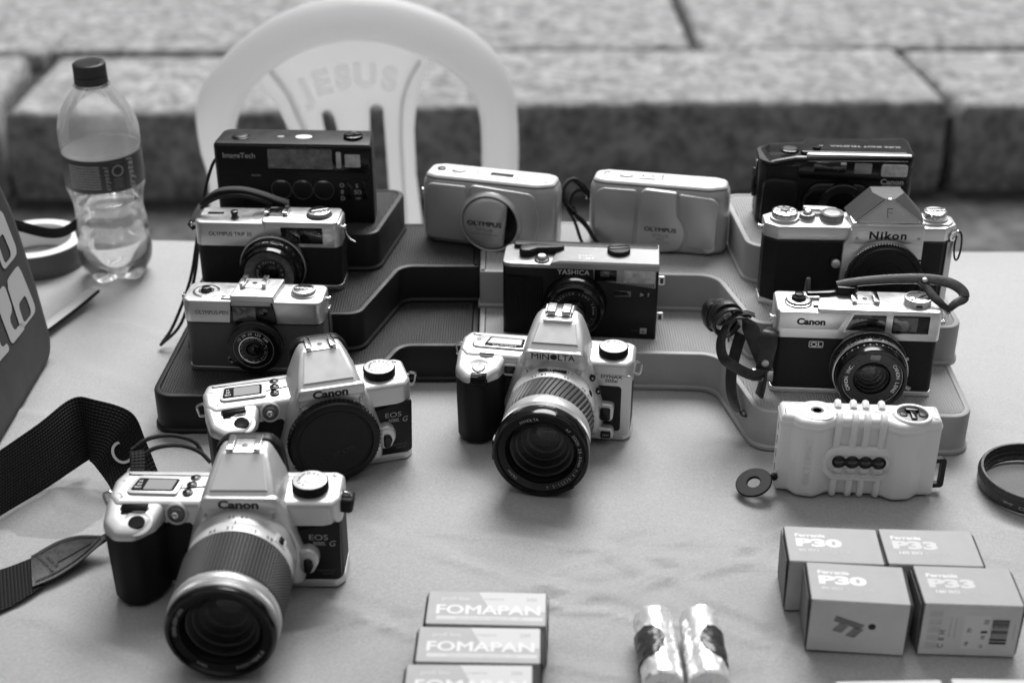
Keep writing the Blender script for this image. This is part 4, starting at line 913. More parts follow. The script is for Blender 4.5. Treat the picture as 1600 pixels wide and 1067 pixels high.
# ------------------------------------------------------------------ rangefinder with leather strap
def canonet():
    D = 34; p = (.2546, .9408, -4.0)
    t = camera_thing('silver and black rangefinder camera marked Canon QL with brown leather neck strap on grey riser', p, .0318)
    o = rr(119.5, D, 4.5, 5); y = -D / 2
    shell(t, 'base_plate', o, 0, 4.2, 'satin_chrome', .5, .8)
    shell(t, 'leatherette', rr(118, D - 1.4, 4.5, 5), 4, 46.8, 'black_grain', 0)
    shell(t, 'top_plate', o, 46.6, 68.5, 'satin_chrome', 1.6, .3)
    shell(t, 'raised_top', fil([(-31, y + .2), (58.6, y + .2), (58.6, D / 2 - .9), (-25, D / 2 - .9)], 2.5, 4), 64, 70.4, 'satin_chrome', 1.0, 0)
    fp = face(t, 'front_panel', fil([(-57.5, 54.2), (-14.5, 54.2), (-8, 68), (-57.5, 68)], .8, 2), 0, y + .2, 0, .7, 'satin_chrome', .3)
    face(t, 'frame_panel', fil([(-10.5, 51.5), (57.5, 51.5), (57.5, 69), (-5.5, 69)], .8, 2), 0, y + .2, 0, .55, 'satin_chrome', .3)
    w = face(t, 'rangefinder_window', fil([(-9.5, 54.3), (19.5, 54.3), (19.5, 67), (-4, 67)], .5, 2), 0, y - .2, 0, .4, 'finder_glass'); face(t, 'finder_patch', rr(8, 6, .4, 2), 9.5, y - .5, 61, .3, 'black_gloss', parent=w)
    w = face(t, 'viewfinder_window', rr(26.5, 14.4, .5, 2), 37.5, y - .2, 60, .4, 'black_gloss'); face(t, 'viewfinder_glass', rr(17.5, 11.5, .4, 2), 33.5, y - .5, 60.3, .3, 'clear_pane', parent=w)
    txt(t, 'Canon', -34.5, y - .55, 60.4, 4.8, 'print_black', .05, 1.12)
    r_ = obj('badge', G().add(cont(rr(10.6, 5.2, 1.2, 3), [(0, 0), (0, .35)], (0, 0))).add(cont(offs(rr(10.6, 5.2, 1.2, 3), .5), [(0, .35), (0, 0)], (0, 0))).add(loft([[(x, z_, .35) for x, z_ in rr(10.6, 5.2, 1.2, 3)], [(x, z_, .35) for x, z_ in offs(rr(10.6, 5.2, 1.2, 3), .5)]], (0, 0))), 'print_white', t, M=F_(-29, y + .7, 41.2))
    txt(r_, 'QL', -29, y + .62, 41.2, 3.2, 'print_white', .02, 1.35)
    k = knob(t, 'wind_collar', -43, -3, 68.4, 10.2, 1.6, 'bright_chrome'); k2 = knob(t, 'release_dial', -43, -3, 69.8, 8.8, 1.8, 'dull_chrome', 44); obj('release_button', lathe([(5.6, 0), (4.8, 2.4), (3.4, 3.2), (3.4, 5), (2.4, 5.4), (1.8, 4.6), (1e-6, 4.6)], 24), 'dark_metal', k, M=T(-43, -3, 71.4))
    lv = obj('advance_lever', slab(fil([(-36, 3), (-20, 5), (-12, 8), (-1, 7.5), (0, 12), (-13, 13.5), (-24, 9.5), (-37, 9)], 2, 4), 70.6, 73.6, .7, 2), 'black_gloss', t)
    obj('lever_tip', slab(fil([(-15, 6), (-1, 5.5), (1.5, 8), (1, 13), (-13, 14)], 2, 4), 72.6, 77.4, 1, 3), 'black_gloss', lv)
    hot_shoe(t, 5.5, 1, 70.3, 20, 15, 'bright_chrome', 'satin_chrome', 3.2)
    toptxt(t, 'Canonet QL19', 20, -12, 70.42, 2.6, 'print_black', .02, 1.3)
    k = knob(t, 'rewind_knob', 43.5, -2, 70.3, 9.8, 5.4, 'satin_chrome', 0, 'bright_chrome'); obj('fold_crank', slab(fil([(-8.6, -2.2), (8.4, -2), (8.4, 2.2), (-8.6, 2)], 1, 3), 0, 1, .3, M=T(43.5, -2, 75.9) @ RZ(38)), 'bright_chrome', k)
    face(t, 'crank_slot', rr(4.4, 1.8, .3, 2), 43, -11.6, 72.3, .6, 'black_paint', parent=k)
    obj('counter_bar', box(-33, -27, -10, -6, 68.2, 70.6, .3, .4), 'dull_chrome', t)
    M = F_(10, y, 26.5)
    L = obj('lens', lathe([(28, -1), (28, 3.6), (27, 4.4), (26.6, 4.6), (26.6, 9.5), (25.8, 10), (25.6, 20), (25, 24.5), (24.2, 25.2), (22.6, 25.2), (21.8, 24.2)], 96, cap=False), 'black_gloss', t, M=M)
    obj('distance_ring', cont(gearo(28.3, .3, 110), [(.3, .6), (0, .9), (0, 3.2), (.4, 3.7)], (0, 0)), 'dull_chrome', L, M=M)
    obj('speed_ring', lathe([(26.8, 11.0), (27.3, 11.4), (27.3, 14.6), (26.6, 15)], 96, cap=False), 'satin_chrome', L, M=M)
    obj('grip_ring', cont(gearo(27.5, .7, 90), [(.5, 4.9), (0, 5.2), (0, 7.2), (.5, 7.5)], (0, 0)), 'dark_metal', L, M=M)
    g = G(); g.add(drumtext('1.2 1.5 2 3 5 10', 28.45, 2, 1.5, 60, 150, .01, True)); g.add(drumtext('ASA 25 50 100', 27.42, 13, 1.8, 60, 130, .01, True)); obj('scale_numbers', g, 'print_black', L, M=M)
    g = G(); g.add(drumtext('A 16 11 8 5.6 4 2.8 1.9', 25.95, 17.8, 1.9, 35, 150, .01, True)); obj('aperture_numbers', g, 'print_grey', L, M=M)
    g = G(); g.add(drumtext('500 250 125 60 30 15', 26.75, 8.6, 1.5, 45, 150, .01, True)); obj('speed_numbers', g, 'print_grey', L, M=M)
    obj('index_window', slab(rr(7, 1.8, .3, 2), 0, .5, .1, M=M @ RZ(86) @ T(27, 0, 13) @ RY(90) @ RZ(90)), 'black_paint', L)
    obj('focus_tab', box(-1.4, 1.4, -1.6, 1.6, 0, 8, .5, .8), 'dull_chrome', L, M=M @ RZ(-24) @ T(26, 0, 11) @ RY(90)); obj('lever_tab', box(-1.4, 1.4, -1.2, 1.2, 0, 3.4, .5, .8), 'dull_chrome', L, M=M @ RZ(20) @ T(26, 0, 8) @ RY(90))
    obj('name_ring', ringplate(13.4, 22.8, 20, 22.6, .3), 'black_paint', L, M=M); obj('ring_line', ringplate(21.6, 21.9, 22, 22.75, .05), 'print_white', L, M=M)
    obj('cell_window', slab(rr(7.4, 4.8, 1.4, 4), 0, .5, .15, M=M @ T(.5, 17.8, 22.4)), 'clear_pane', L)
    g = G(); g.add(ringtext('CANON INC.', 18.6, 2.5, 212, 140, .015), T(0, 0, 22.7)); g.add(ringtext('CANON LENS', 18.6, 2.5, 40, -36, .015), T(0, 0, 22.7)); obj('ring_text', g, 'print_white', L, M=M)
    glass_front(L, M, 13.4, 11, 22.2, 4)
    for sx in (-1, 1): lug(t, sx * 59, -7, 58, sx)
    # right: chain links and strap end folded over the top; left: strap looped and gathered
    for i in range(3): obj('chain_link', tubeo([(62.5 + 1.2 * i + a, -9 + b, 60 + 4.2 * i + c) for a, b, c in [(2 * math.cos(q), 2 * math.sin(q) if i % 2 else 0, 2.6 * math.sin(q)) for q in [k_ * math.pi / 6 for k_ in range(12)]]], .6, 6, True), 'bright_chrome', t)
    S = lambda name, P, W, w, th=2.0, m='leather_strap': ribbon(name, P, W, w, th, m, t)
    S('neck_strap', [(65, -9, 70), (70, -7, 74), (76, -3, 76), (75, 2, 80), (66, 6, 84), (50, 8, 85.5), (30, 9, 84.5), (10, 10, 82), (-6, 11, 79), (-14, 11, 77)], [(.5, .3, 1)] + [(.15, .8, .6)] * 9, [5, 6, 7, 8, 8, 8, 7.5, 7, 6.5, 6])
    S('neck_strap', [(66, -10, 69), (60, -9, 73), (54, -4, 77), (50, 2, 81), (46, 7, 84)], [(.6, .2, 1), (.7, .3, .8), (.7, .6, .5), (.5, .8, .4), (.2, .9, .4)], [4, 5, 6, 6, 7])
    obj('rivet', dome(2.4, 1.2, 18, 5), 'dull_chrome', t, M=T(48, 4.6, 86.4) @ RX(25))
    # left end: flat leather tab with rivet and metal slide, loop below, bunched strap behind
    tq = lambda p: (-60 + (p[0] + 60) * .82, p[1], p[2] * .86 + (-1 if p[2] > 30 else 3))
    S0 = S; S = lambda name, P, W, w, th=2.0, m='leather_strap': S0(name, [tq(q) for q in P], W, w, th, m)
    S('strap_tab', [(-60, -9, 58), (-64, -17, 58), (-66, -20, 48), (-67, -21, 30), (-68, -20, 14)], [(1, -.2, 0)] * 5, [9, 12, 14, 12, 11], 2.2)
    obj('rivet', lathe([(3, 0), (2.8, .5), (2.2, .7), (1e-6, .5)], 20), 'dull_chrome', t, M=F_(-65.5, -22.2, 27))
    obj('strap_slide', slab(rr(16, 9.5, .8, 2), -2.4, 2.4, .6, 2, M=F_(-67, -21.5, 17)), 'dull_chrome', t)
    S('strap_loop', [(-67, -21, 20), (-68, -22, 4), (-72, -24, -10), (-80, -26, -19), (-88, -24, -18), (-94, -18, -6), (-95, -12, 12), (-92, -7, 34), (-88, -4, 50)], [(.35, -1, .1), (.4, -1, 0), (.5, -1, 0), (.6, -1, .1), (.7, -1, .1), (.8, -.9, 0), (.8, -.8, 0), (.8, -.8, 0), (.8, -.8, 0)], 9.5)
    S('strap_loop', [(-64, -22, 17), (-78, -27, 19), (-94, -28, 27), (-105, -23, 38), (-107, -15, 50), (-100, -8, 62), (-90, -4, 70), (-82, -3, 66)], [(0, -.3, 1), (.1, -.3, 1), (.3, -.3, 1), (.5, -.3, .9), (.6, -.4, .8), (.6, -.6, .5), (.5, -.8, .3), (.4, -.9, .2)], 9)
    S('strap_loop', [(-66, -18, 20), (-72, -17, 38), (-80, -15, 58), (-86, -13, 68), (-94, -12, 71), (-101, -10, 64)], [(1, -.2, .3), (1, -.2, .3), (.9, -.4, .2), (.5, -.9, .2), (.1, -1, .2), (-.4, -.9, .2)], [8, 10, 13, 14, 13, 11])
    for i, (dx, dy, dz) in enumerate(((0, 0, 0), (-3, 6, 2), (-7, 11, 0), (-12, 15, -3))):
        S('strap_coil', [(-84 + dx, -8 + dy, 66 + dz), (-94 + dx, -9 + dy, 76 + dz), (-106 + dx, -8 + dy, 74 + dz), (-114 + dx * .6, -5 + dy, 62 + dz), (-110 + dx * .6, -2 + dy, 48 + dz), (-99 + dx, 1 + dy, 46 + dz), (-90 + dx, 2 + dy, 56 + dz)], [(.3, -1, .1)] * 7, 8.5, 1.8)
    for dy in (-15, -12.5, -10): obj('strap_edge', tubeo(spline([tq(q) for q in ((-100, dy, 48), (-101, dy, 60), (-95, dy + 1, 71), (-86, dy + 2, 74), (-78, dy + 3, 71))], 6), .7, 6), 'leather_edge', t)
canonet()

# ------------------------------------------------------------------ prism SLR body with cap
def nikon():
    D = 31; p = (.2690, 1.0185, -2.0)
    t = camera_thing('silver prism camera marked Nikon with black body cap on the grey riser', p, .0648)
    y = -D / 2; W = 147
    o = fil([(-73.5, y + 8), (-63.5, y), (63.5, y), (73.5, y + 8), (73.5, D / 2 - 8), (63.5, D / 2), (-63.5, D / 2), (-73.5, D / 2 - 8)], 1.0, 2); oi = offs(o, .7)
    shell(t, 'base_plate', o, 0, 5, 'satin_chrome', .4, .6); shell(t, 'leatherette', oi, 4.8, 56, 'black_grain', 0)
    shell(t, 'side_trim', fil([(67, y + 2.2), (73.2, y + 7.4), (73.2, D / 2 - 7.6), (67, D / 2 - 2)], .5, 2), 5, 56, 'dull_chrome', 0) 
    shell(t, 'trim_band', offs(o, .3), 55.8, 58, 'black_paint', .1); tp = shell(t, 'top_plate', o, 57.8, 68.6, 'satin_chrome', .9, .3)
    mp = obj('mount_panel', slab(fil([(-14, 3), (47.5, 3), (47.0, 68), (-9, 68), (-10.5, 60), (-13.5, 56)], .8, 3), -.5, 3.6, .6, 2, M=F_(0, y, 0)), 'satin_chrome', t)
    pm = -7 + 0
    # prism finder: front plate with name, sloping triangular face, leather covered roof
    def q(x, d, z): return (x, y - d, z)
    fr = obj('finder_front', slab(fil([(-8.5, 57), (46.5, 57), (46.5, 71), (-8.5, 71)], .5, 2), -20, 4.2, .4, 2, M=F_(0, y, 0)), 'satin_chrome', t)
    obj('finder_step', slab(fil([(-8.5, 70), (46.5, 70), (46.5, 74.2), (-8.5, 74.2)], .4, 2), -22, 3.6, .4, 2, M=F_(0, y, 0)), 'satin_chrome', t)
    tri = [q(-5.6, 3.4, 74.0), q(44.0, 3.4, 74.0), q(22.0, -4.0, 90.0), q(17.0, -4.0, 90.0)]
    tv = [Vector(v_) for v_ in tri]; nrm = (tv[1] - tv[0]).cross(tv[3] - tv[0]).normalized()
    obj('prism_face', loft([[v_ + nrm * -1.2 for v_ in tv], [v_ + nrm * .0 for v_ in tv]]), 'satin_chrome', t, smooth=20)
    L0 = [q(-7.4, 2.2, 73.6), q(45.8, 2.2, 73.6), q(23.2, -5.0, 90.4), q(15.6, -5.0, 90.4)]; L1 = [q(-9, -10, 73.6), q(47.4, -10, 73.6), q(31.5, -14, 92), q(7.5, -14, 92)]; L2 = [q(-10, -27, 73.6), q(48.6, -27, 73.6), q(31, -27, 91.6), q(8, -27, 91.6)]
    rf = obj('prism_roof', loft([L0, L1, L2]), 'roof_grain', t, smooth=20)
    for a, b in ((tri[0], tri[3]), (tri[1], tri[2]), (tri[2], tri[3]), (tri[0], tri[1])): obj('prism_edge', tubeo([a, b], .75, 6), 'bright_chrome', rf)
    obj('apex_stud', dome(2.2, 1, 16, 4), 'bright_chrome', rf, M=T(19.4, y + 4.4, 90.4))
    fm = (tv[0] + tv[1] + tv[2] + tv[3]) / 4; ux = Vector((1, 0, 0)); uy = nrm.cross(ux)
    MM = Matrix(((ux.x, uy.x, nrm.x, fm.x), (ux.y, uy.y, nrm.y, fm.y), (ux.z, uy.z, nrm.z, fm.z), (0, 0, 0, 1)))
    txt(t, 'F', 0, 0, 0, 7.2, 'print_dim', .0, 1.05, M=MM @ T(0, -1.2, .05)); txt(t, 'F', 0, 0, 0, 6.2, 'satin_chrome', -.022, 1.0, M=MM @ T(0, -1.2, .09))
    txt(t, 'Nikon', 19.3, y - 4.25, 64.0, 6.2, 'print_black', .032, 1.12, sp=1.18)
    for x in (-4.2, 43): obj('screw', screw(1.2), 'dull_chrome', t, M=F_(x, y - 4.1, 61.5))
    M = F_(19, y - 3.4, 28.5)
    cp = obj('mount_ring', ringplate(25, 29.6, -1, 3, .4, 80), 'bright_chrome', t, M=M)
    c = obj('body_cap', lathe([(29, 1), (29, 9), (28.2, 10.4), (26, 10.6), (25.2, 9.2), (12, 8.6), (1e-6, 8.4)], 80), 'black_plastic', t, M=M)
    obj('cap_knurl', cont(gearo(30.2, .8, 84), [(.6, 3), (0, 3.5), (0, 8.4), (.6, 9)], (0, 0)), 'black_plastic', c, M=M); obj('cap_circle', ringplate(15.4, 15.8, 8.6, 9.1, .05), 'black_gloss', c, M=M)
    # top controls
    k = knob(t, 'speed_dial', -57.5, 0, 68.5, 11.4, 2.6, 'satin_chrome'); k1 = knob(t, 'speed_ring', -57.5, 0, 71, 9.8, 4.6, 'bright_chrome', 40, 'satin_chrome', .3); obj('dial_hub', lathe([(4, 0), (3.6, 1.2), (1e-6, 1.4)], 24), 'bright_chrome', k, M=T(-57.5, 0, 75.8))
    for a in range(0, 360, 45): obj('dial_mark', slab(rr(3, 2, .3, 2), 0, .12, 0, M=T(-57.5, 0, 76.05) @ RZ(a) @ T(6, 0, 0)), 'print_black', k1)
    k = knob(t, 'release_collar', -40, 0, 68.5, 6.0, 5, 'dull_chrome', 30); obj('release_button', lathe([(3.4, 0), (3.4, 1.8), (2.4, 2.4), (1e-6, 1.6)], 20), 'bright_chrome', k, M=T(-40, 0, 73.4)); knob(t, 'collar_base', -40, 0, 68.4, 6.8, 1.2, 'satin_chrome')
    k = knob(t, 'advance_hub', -21, 0, 68.5, 9.2, 5.2, 'dull_chrome', 36, 'silver_dark'); obj('counter_ring', ringplate(6.4, 9.0, 0, .6, .15), 'bright_chrome', k, M=T(-21, 0, 73.9)); toptxt(k, '36', -21, 2.5, 74.2, 2, 'print_white', .01)
    obj('advance_lever', slab(fil([(-38, 9), (-20, 5), (-14, 10), (-24, 14), (-44, 15)], 2, 4), 71.5, 74, .6), 'satin_chrome', t)
    toptxt(t, 'Nikon', -26, -11.6, 68.7, 2.6, 'print_mid', .012, 1.4); obj('plate_screw', lathe([(1, 0), (1e-6, .3)], 10), 'dull_chrome', t, M=T(-48, -11.5, 68.5))
    kb = obj('rewind_base', slab(fil([(-13, -6), (-7, -11), (9, -11), (13, -6), (13, 5), (8, 10), (-8, 10), (-13, 5)], 2, 3), 68.4, 70.2, .4, M=T(58, 0, 0)), 'satin_chrome', t); knob(t, 'rewind_collar', 58, 0, 70, 10, 2, 'satin_chrome'); k = knob(t, 'rewind_knob', 58, 0, 71.6, 8.8, 5.4, 'bright_chrome', 0, 'satin_chrome'); obj('fold_crank', slab(rr(16, 4.2, 1.8, 4), 0, 1.1, .3, M=T(58, 0, 77.2) @ RZ(8)), 'bright_chrome', k)
    # front fittings
    obj('timer_lever', slab(fil([(-3.2, -17), (3.2, -17), (2.2, 5), (-1.6, 5)], 1.4, 3), 0, 3, .8, M=F_(-37.5, y, 22)), 'dull_chrome', t)
    k = obj('preview_button', lathe([(3.6, 0), (3.6, 3.2), (3, 4), (1e-6, 4.2)], 22), 'satin_chrome', t, M=F_(-17.5, y, 39)); obj('button_collar', lathe([(5, 0), (4.6, 1.2)], 22, cap=False), 'dark_metal', k, M=F_(-18, y, 40.4))
    obj('lens_release', lathe([(5.2, 0), (5.2, 5), (4.4, 6), (1e-6, 5.6)], 24), 'bright_chrome', t, M=F_(52, y, 26)); obj('index_dot', dome(1.2, .8, 12, 4), 'black_gloss', t, M=F_(46, y - 3.4, 43))
    lug(t, -73, 0, 62, -1); g = lug(t, 71, -7.5, 62, 1); obj('eyelet', ringplate(2.4, 4.4, 0, 1.2, .3, 24), 'bright_chrome', t, M=T(71, -10, 60.5) @ RZ(38) @ FRONT)
    obj('split_ring', tubeo([(76.5 + 2.6 * math.cos(a), -9 + 1.0 * math.sin(a), 51.5 + 11.5 * math.sin(a)) for a in [k_ * math.pi / 12 for k_ in range(24)]], .8, 6, True), 'dark_metal', t)
nikon()

# ------------------------------------------------------------------ plastic compact with film-advance lever
def yashica():
    D = 38; p = (.0556, 1.0358, -5.0)
    t = camera_thing('black compact camera marked YASHICA with silver top and film lever', p, .0318)
    y = -D / 2
    o = fil([(-61.7, y + 2, 3), (-38, y, 6), (61.7, y, 2), (61.7, D / 2, 3), (-61.7, D / 2, 8)], 2.5, 4)
    shell(t, 'body', o, 0, 61, 'black_plastic', .8, .8)
    obj('ribbed_grip', slab(fil([(-59.5, 5), (-30, 5), (-30, 52), (-59.5, 52)], 1.5, 3), -.5, .8, .4, 2, M=T(0, -.9, 0) @ F_(0, y, 0)), 'ribbed_black', t)
    lo = fil([(-61.9, y + 2, 4), (-55, y - .2, 4), (62, y - .2, 2), (62, D / 2 + .1, 3), (-61.9, D / 2 + .1, 8)], 2.5, 4)
    shell(t, 'lower_top', lo, 60, 63, 'silver_dark', .8, 0)
    g = loft([[(x, yy, 61) for x, yy in ((-26, y - .3), (62, y - .3), (62, D / 2), (-20, D / 2))], [(x, yy, 64.6) for x, yy in ((-23, y - .1), (62, y - .1), (62, D / 2), (-18, D / 2))], [(x, yy, 66.2) for x, yy in ((-17, y + 1), (61.4, y + 1), (61.4, D / 2 - .6), (-13, D / 2 - .6))]])
    obj('top_cover', g, 'silver_dark', t, smooth=20)
    shell(t, 'rear_cover', fil([(-55, D / 2 - 9), (61, D / 2 - 9), (61, D / 2), (-55, D / 2)], 2, 3), 62, 66.6, 'black_plastic', .6, 0)
    txt(t, 'YASHICA', -5.5, y - .05, 57.2, 4.0, 'print_white', .012, 1.02, sp=1.06)
    w = face(t, 'window_panel', fil([(11, 51.3), (59.6, 45.6), (59.6, 60.6), (10, 60.6)], .6, 2), 0, y, 0, .5, 'silver_dark'); face(t, 'finder_window', rr(17.6, 9.8, .6, 2), 20, y - .3, 55.4, .5, 'black_gloss', parent=w); face(t, 'finder_glass', rr(7, 4.5, .5, 2), 19.4, y - .7, 57, .3, 'clear_pane', parent=w)
    face(t, 'flash_lamp', rr(24.6, 10.2, .6, 2), 46.6, y - .3, 55.2, .7, 'flash_panel', parent=w); g = G()
    for i in range(15): g.add(slab(rr(.8, 2.6, .1, 1), 0, .3, 0), T(35 + i * 1.65, 0, 0))
    obj('flash_grille', g, 'black_paint', w, M=F_(0, y - .4, 47.8))
    face(t, 'sensor_window', rr(13.4, 5.6, .4, 2), 34, y, 40, .3, 'finder_glass'); txt(t, '>', 49, y - .05, 39.6, 3.4, 'print_grey', .05); txt(t, 'F', 54.4, y - .05, 39.6, 3.2, 'print_grey', .03, .6)
    face(t, 'emblem', rr(5.4, 5.0, .3, 2), 51.6, y, 7.4, .2, 'print_grey'); txt(t, 'o', 51.6, y - .25, 7.2, 2.2, 'print_black', .03); txt(t, 'YASHICA', 45, y - .05, 7.6, 1.1, 'print_dim')
    M = F_(-3.6, y, 30)
    L = obj('lens', lathe([(25.5, -1), (25, 6), (23.6, 9), (22.4, 9.6), (22.2, 15), (21.2, 16.4), (19.4, 16.6), (18.4, 15.4)], 80, cap=False), 'black_gloss', t, M=M)
    obj('lens_shade', lathe([(18.6, 15.4), (13, 12.6), (9, 11.6), (8.2, 10.4)], 80, cap=False), 'black_plastic', L, M=M)
    g = G(); g.add(ringtext('YASHICA LENS 38mm 1:3.8', 15.4, 1.9, 160, -70, .01), T(0, 0, 14.4)); obj('ring_text', g, 'print_grey', L, M=M)
    obj('ring_line', ringplate(17.4, 17.7, 15, 15.4, .05), 'print_dim', L, M=M); glass_front(L, M, 8.2, 5, 10.6, 3)
    lv = obj('advance_lever', slab(fil([(-50, -7, 5), (-42, -8, 4), (-35, -2), (-22, 0), (-14, 2), (-14, 6.5), (-26, 7), (-38, 8), (-49, 5, 5)], 3, 5), 63, 69.5, 1.6, 3), 'black_plastic', t)
    k = knob(t, 'release_collar', -31, -11, 62.8, 6, 1.6, 'dark_metal'); obj('release_button', lathe([(3.5, 0), (3.5, 2.8), (3, 3.4), (1e-6, 3.3)], 24), 'silver_plastic', k, M=T(-31, -11, 64))
    k = knob(t, 'rewind_knob', 29.5, 2, 66, 9.2, 4.2, 'black_plastic', 36); obj('fold_crank', slab(rr(16.5, 4.4, 1.8, 4), 0, 1, .3, M=T(29.5, 2, 70.1) @ RZ(12)), 'black_gloss', k); obj('knob_top', lathe([(8.2, 0), (8, .35), (1e-6, .4)], 30), 'dark_metal', k, M=T(29.5, 2, 70))
    toptxt(t, 'MF-3', 4, -11.4, 66.25, 3.2, 'print_white', .02, 1.3); toptxt(t, 'SUPER', 3, -6.4, 66.25, 2.0, 'print_white', .02, 1.4)
    for zz in (50, 18):
        l_ = obj('strap_bracket', G().add(slab(rr(6, 7.4, 1, 3), -1, 1, .3, M=F_(64, y + 6, zz))), 'satin_chrome', t); obj('bracket_slot', slab(rr(2.6, 4.6, .5, 2), -1.15, 1.15, 0, M=F_(64.4, y + 6, zz)), 'black_paint', l_)
yashica()
# ------------------------------------------------------------------ autofocus SLRs
def slope_slab(o, z0, zt, b, n=3):
    """prism whose top height is a function of (x, y), with rounded upper edge"""
    o = ccw(list(o)); L = [[(x, y, z0) for x, y in o]]
    for k in range(n + 1):
        a = math.pi / 2 * k / n; q = offs(o, b * (1 - math.cos(a)))
        L.append([(x, y, zt(x, y) - b + b * math.sin(a)) for x, y in q])
    q = offs(o, b * 2.2); L.append([(x, y, zt(x, y)) for x, y in q])
    return loft(L)
def rloop(x0, x1, y0, y1, z, r, n=5, zs=0.):
    return [(x, y, z + zs * (y - y0)) for x, y in rr(x1 - x0, y1 - y0, r, n, (x0 + x1) / 2, (y0 + y1) / 2)]
def slr_shell(t, W, X0, mount_r, zs, silver, lens_z, back=20):
    h = W / 2; y = -15
    grip = fil([(-h + 3, 12), (-h - .4, -8), (-h + 1, -29, 9), (-h + 10, -38.5, 9), (-h + 23, -38.5, 9), (-h + 33, -28, 7), (-h + 37, -14, 3), (-h + 37, 12)], 6, 5)
    shell(t, 'base_plate', fil([(-h + 34, y - .2), (h - 5, y - .2, 5), (h, y + 6, 5), (h, back - 4), (h - 5, back), (-h + 5, back), (-h + 3, 5)], 3, 4), 0, 6, silver, 1, .8)
    shell(t, 'body', fil([(-h + 4, y + 1), (h - 4, y + .4, 5), (h - .8, y + 6, 5), (h - .8, back - 3), (h - 5, back - .8), (-h + 6, back - .8), (-h + 1, 8)], 3, 4), 5.5, zs - 12, 'black_rubber', 0)
    obj('grip', cont(grip, [(5, .5), (2.4, 1.4), (1.2, 4), (.8, 20), (.4, 40), (.6, zs - 13.5)]), 'black_rubber', t, smooth=50)
    gc = obj('grip_cap', slope_slab(grip, zs - 14, lambda x, q: zs - 2.0 - .26 * max(0, -q - 12), 4, 4), silver, t, smooth=50)
    obj('top_cover', slope_slab(fil([(-h + 6, y - .6), (h - 5, y - .6, 5), (h + .2, y + 6, 6), (h + .2, back - 4), (h - 5, back), (-h + 5, back), (-h + .5, 8), (-h + .5, -8)], 4, 5), zs - 18, lambda x, q: zs - .06 * max(0, x - 30) * 0 - .10 * max(0, 4 - q), 3.2, 4), silver, t, smooth=50)
    mh = fil([(X0 - 36, 5.5, 6), (X0 + 36, 5.5, 6), (X0 + 38, 28, 14), (X0 + 31, 52, 14), (X0 + 26, zs + 2), (X0 - 26, zs + 2), (X0 - 31, 52, 14), (X0 - 38, 28, 14)], 8, 6)
    M = F_(0, y, 0)
    obj('mount_housing', cont(mh, [(0, -2), (.2, 3), (1.4, 6.5), (3.4, 9), (6.0, 10.6), (9, 11.2)]), silver, t, smooth=50, M=M)
    return grip, gc
def mode_dial(t, x, y, z, r, marks, top='silver_plastic'):
    k = obj('mode_dial', slab(gearo(r, .5, 48), z - 1, z + 5.2, .6, 2, 0, M=T(x, y, 0)), 'black_plastic', t)
    obj('dial_top', lathe([(r * .93, 0), (r * .93, .5), (r * .85, .9), (r * .35, .9), (r * .33, 1.3), (r * .27, 1.4), (1e-6, 1.2)], 48), top, k, M=T(x, y, z + 4.9))
    g = G()
    for i, s in enumerate(marks): g.add(textg(s, 2.2, .02, .05), T(x, y, z + 5.83) @ RZ(150 - i * 300 / len(marks)) @ T(0, r * .62, 0))
    obj('dial_marks', g, 'print_black', k, smooth=0)
    return k
def strap_bracket(t, x, y, z, sx, mat='bright_chrome'):
    o = [(p[0] * sx, p[1]) for p in fil([(0, -5), (5, -4), (6.5, 4), (1, 6)], 1.6, 4)]
    b = obj('strap_bracket', tubeo([(x + a, y, z + c) for a, c in o], .9, 6, True), mat, t)
    return b
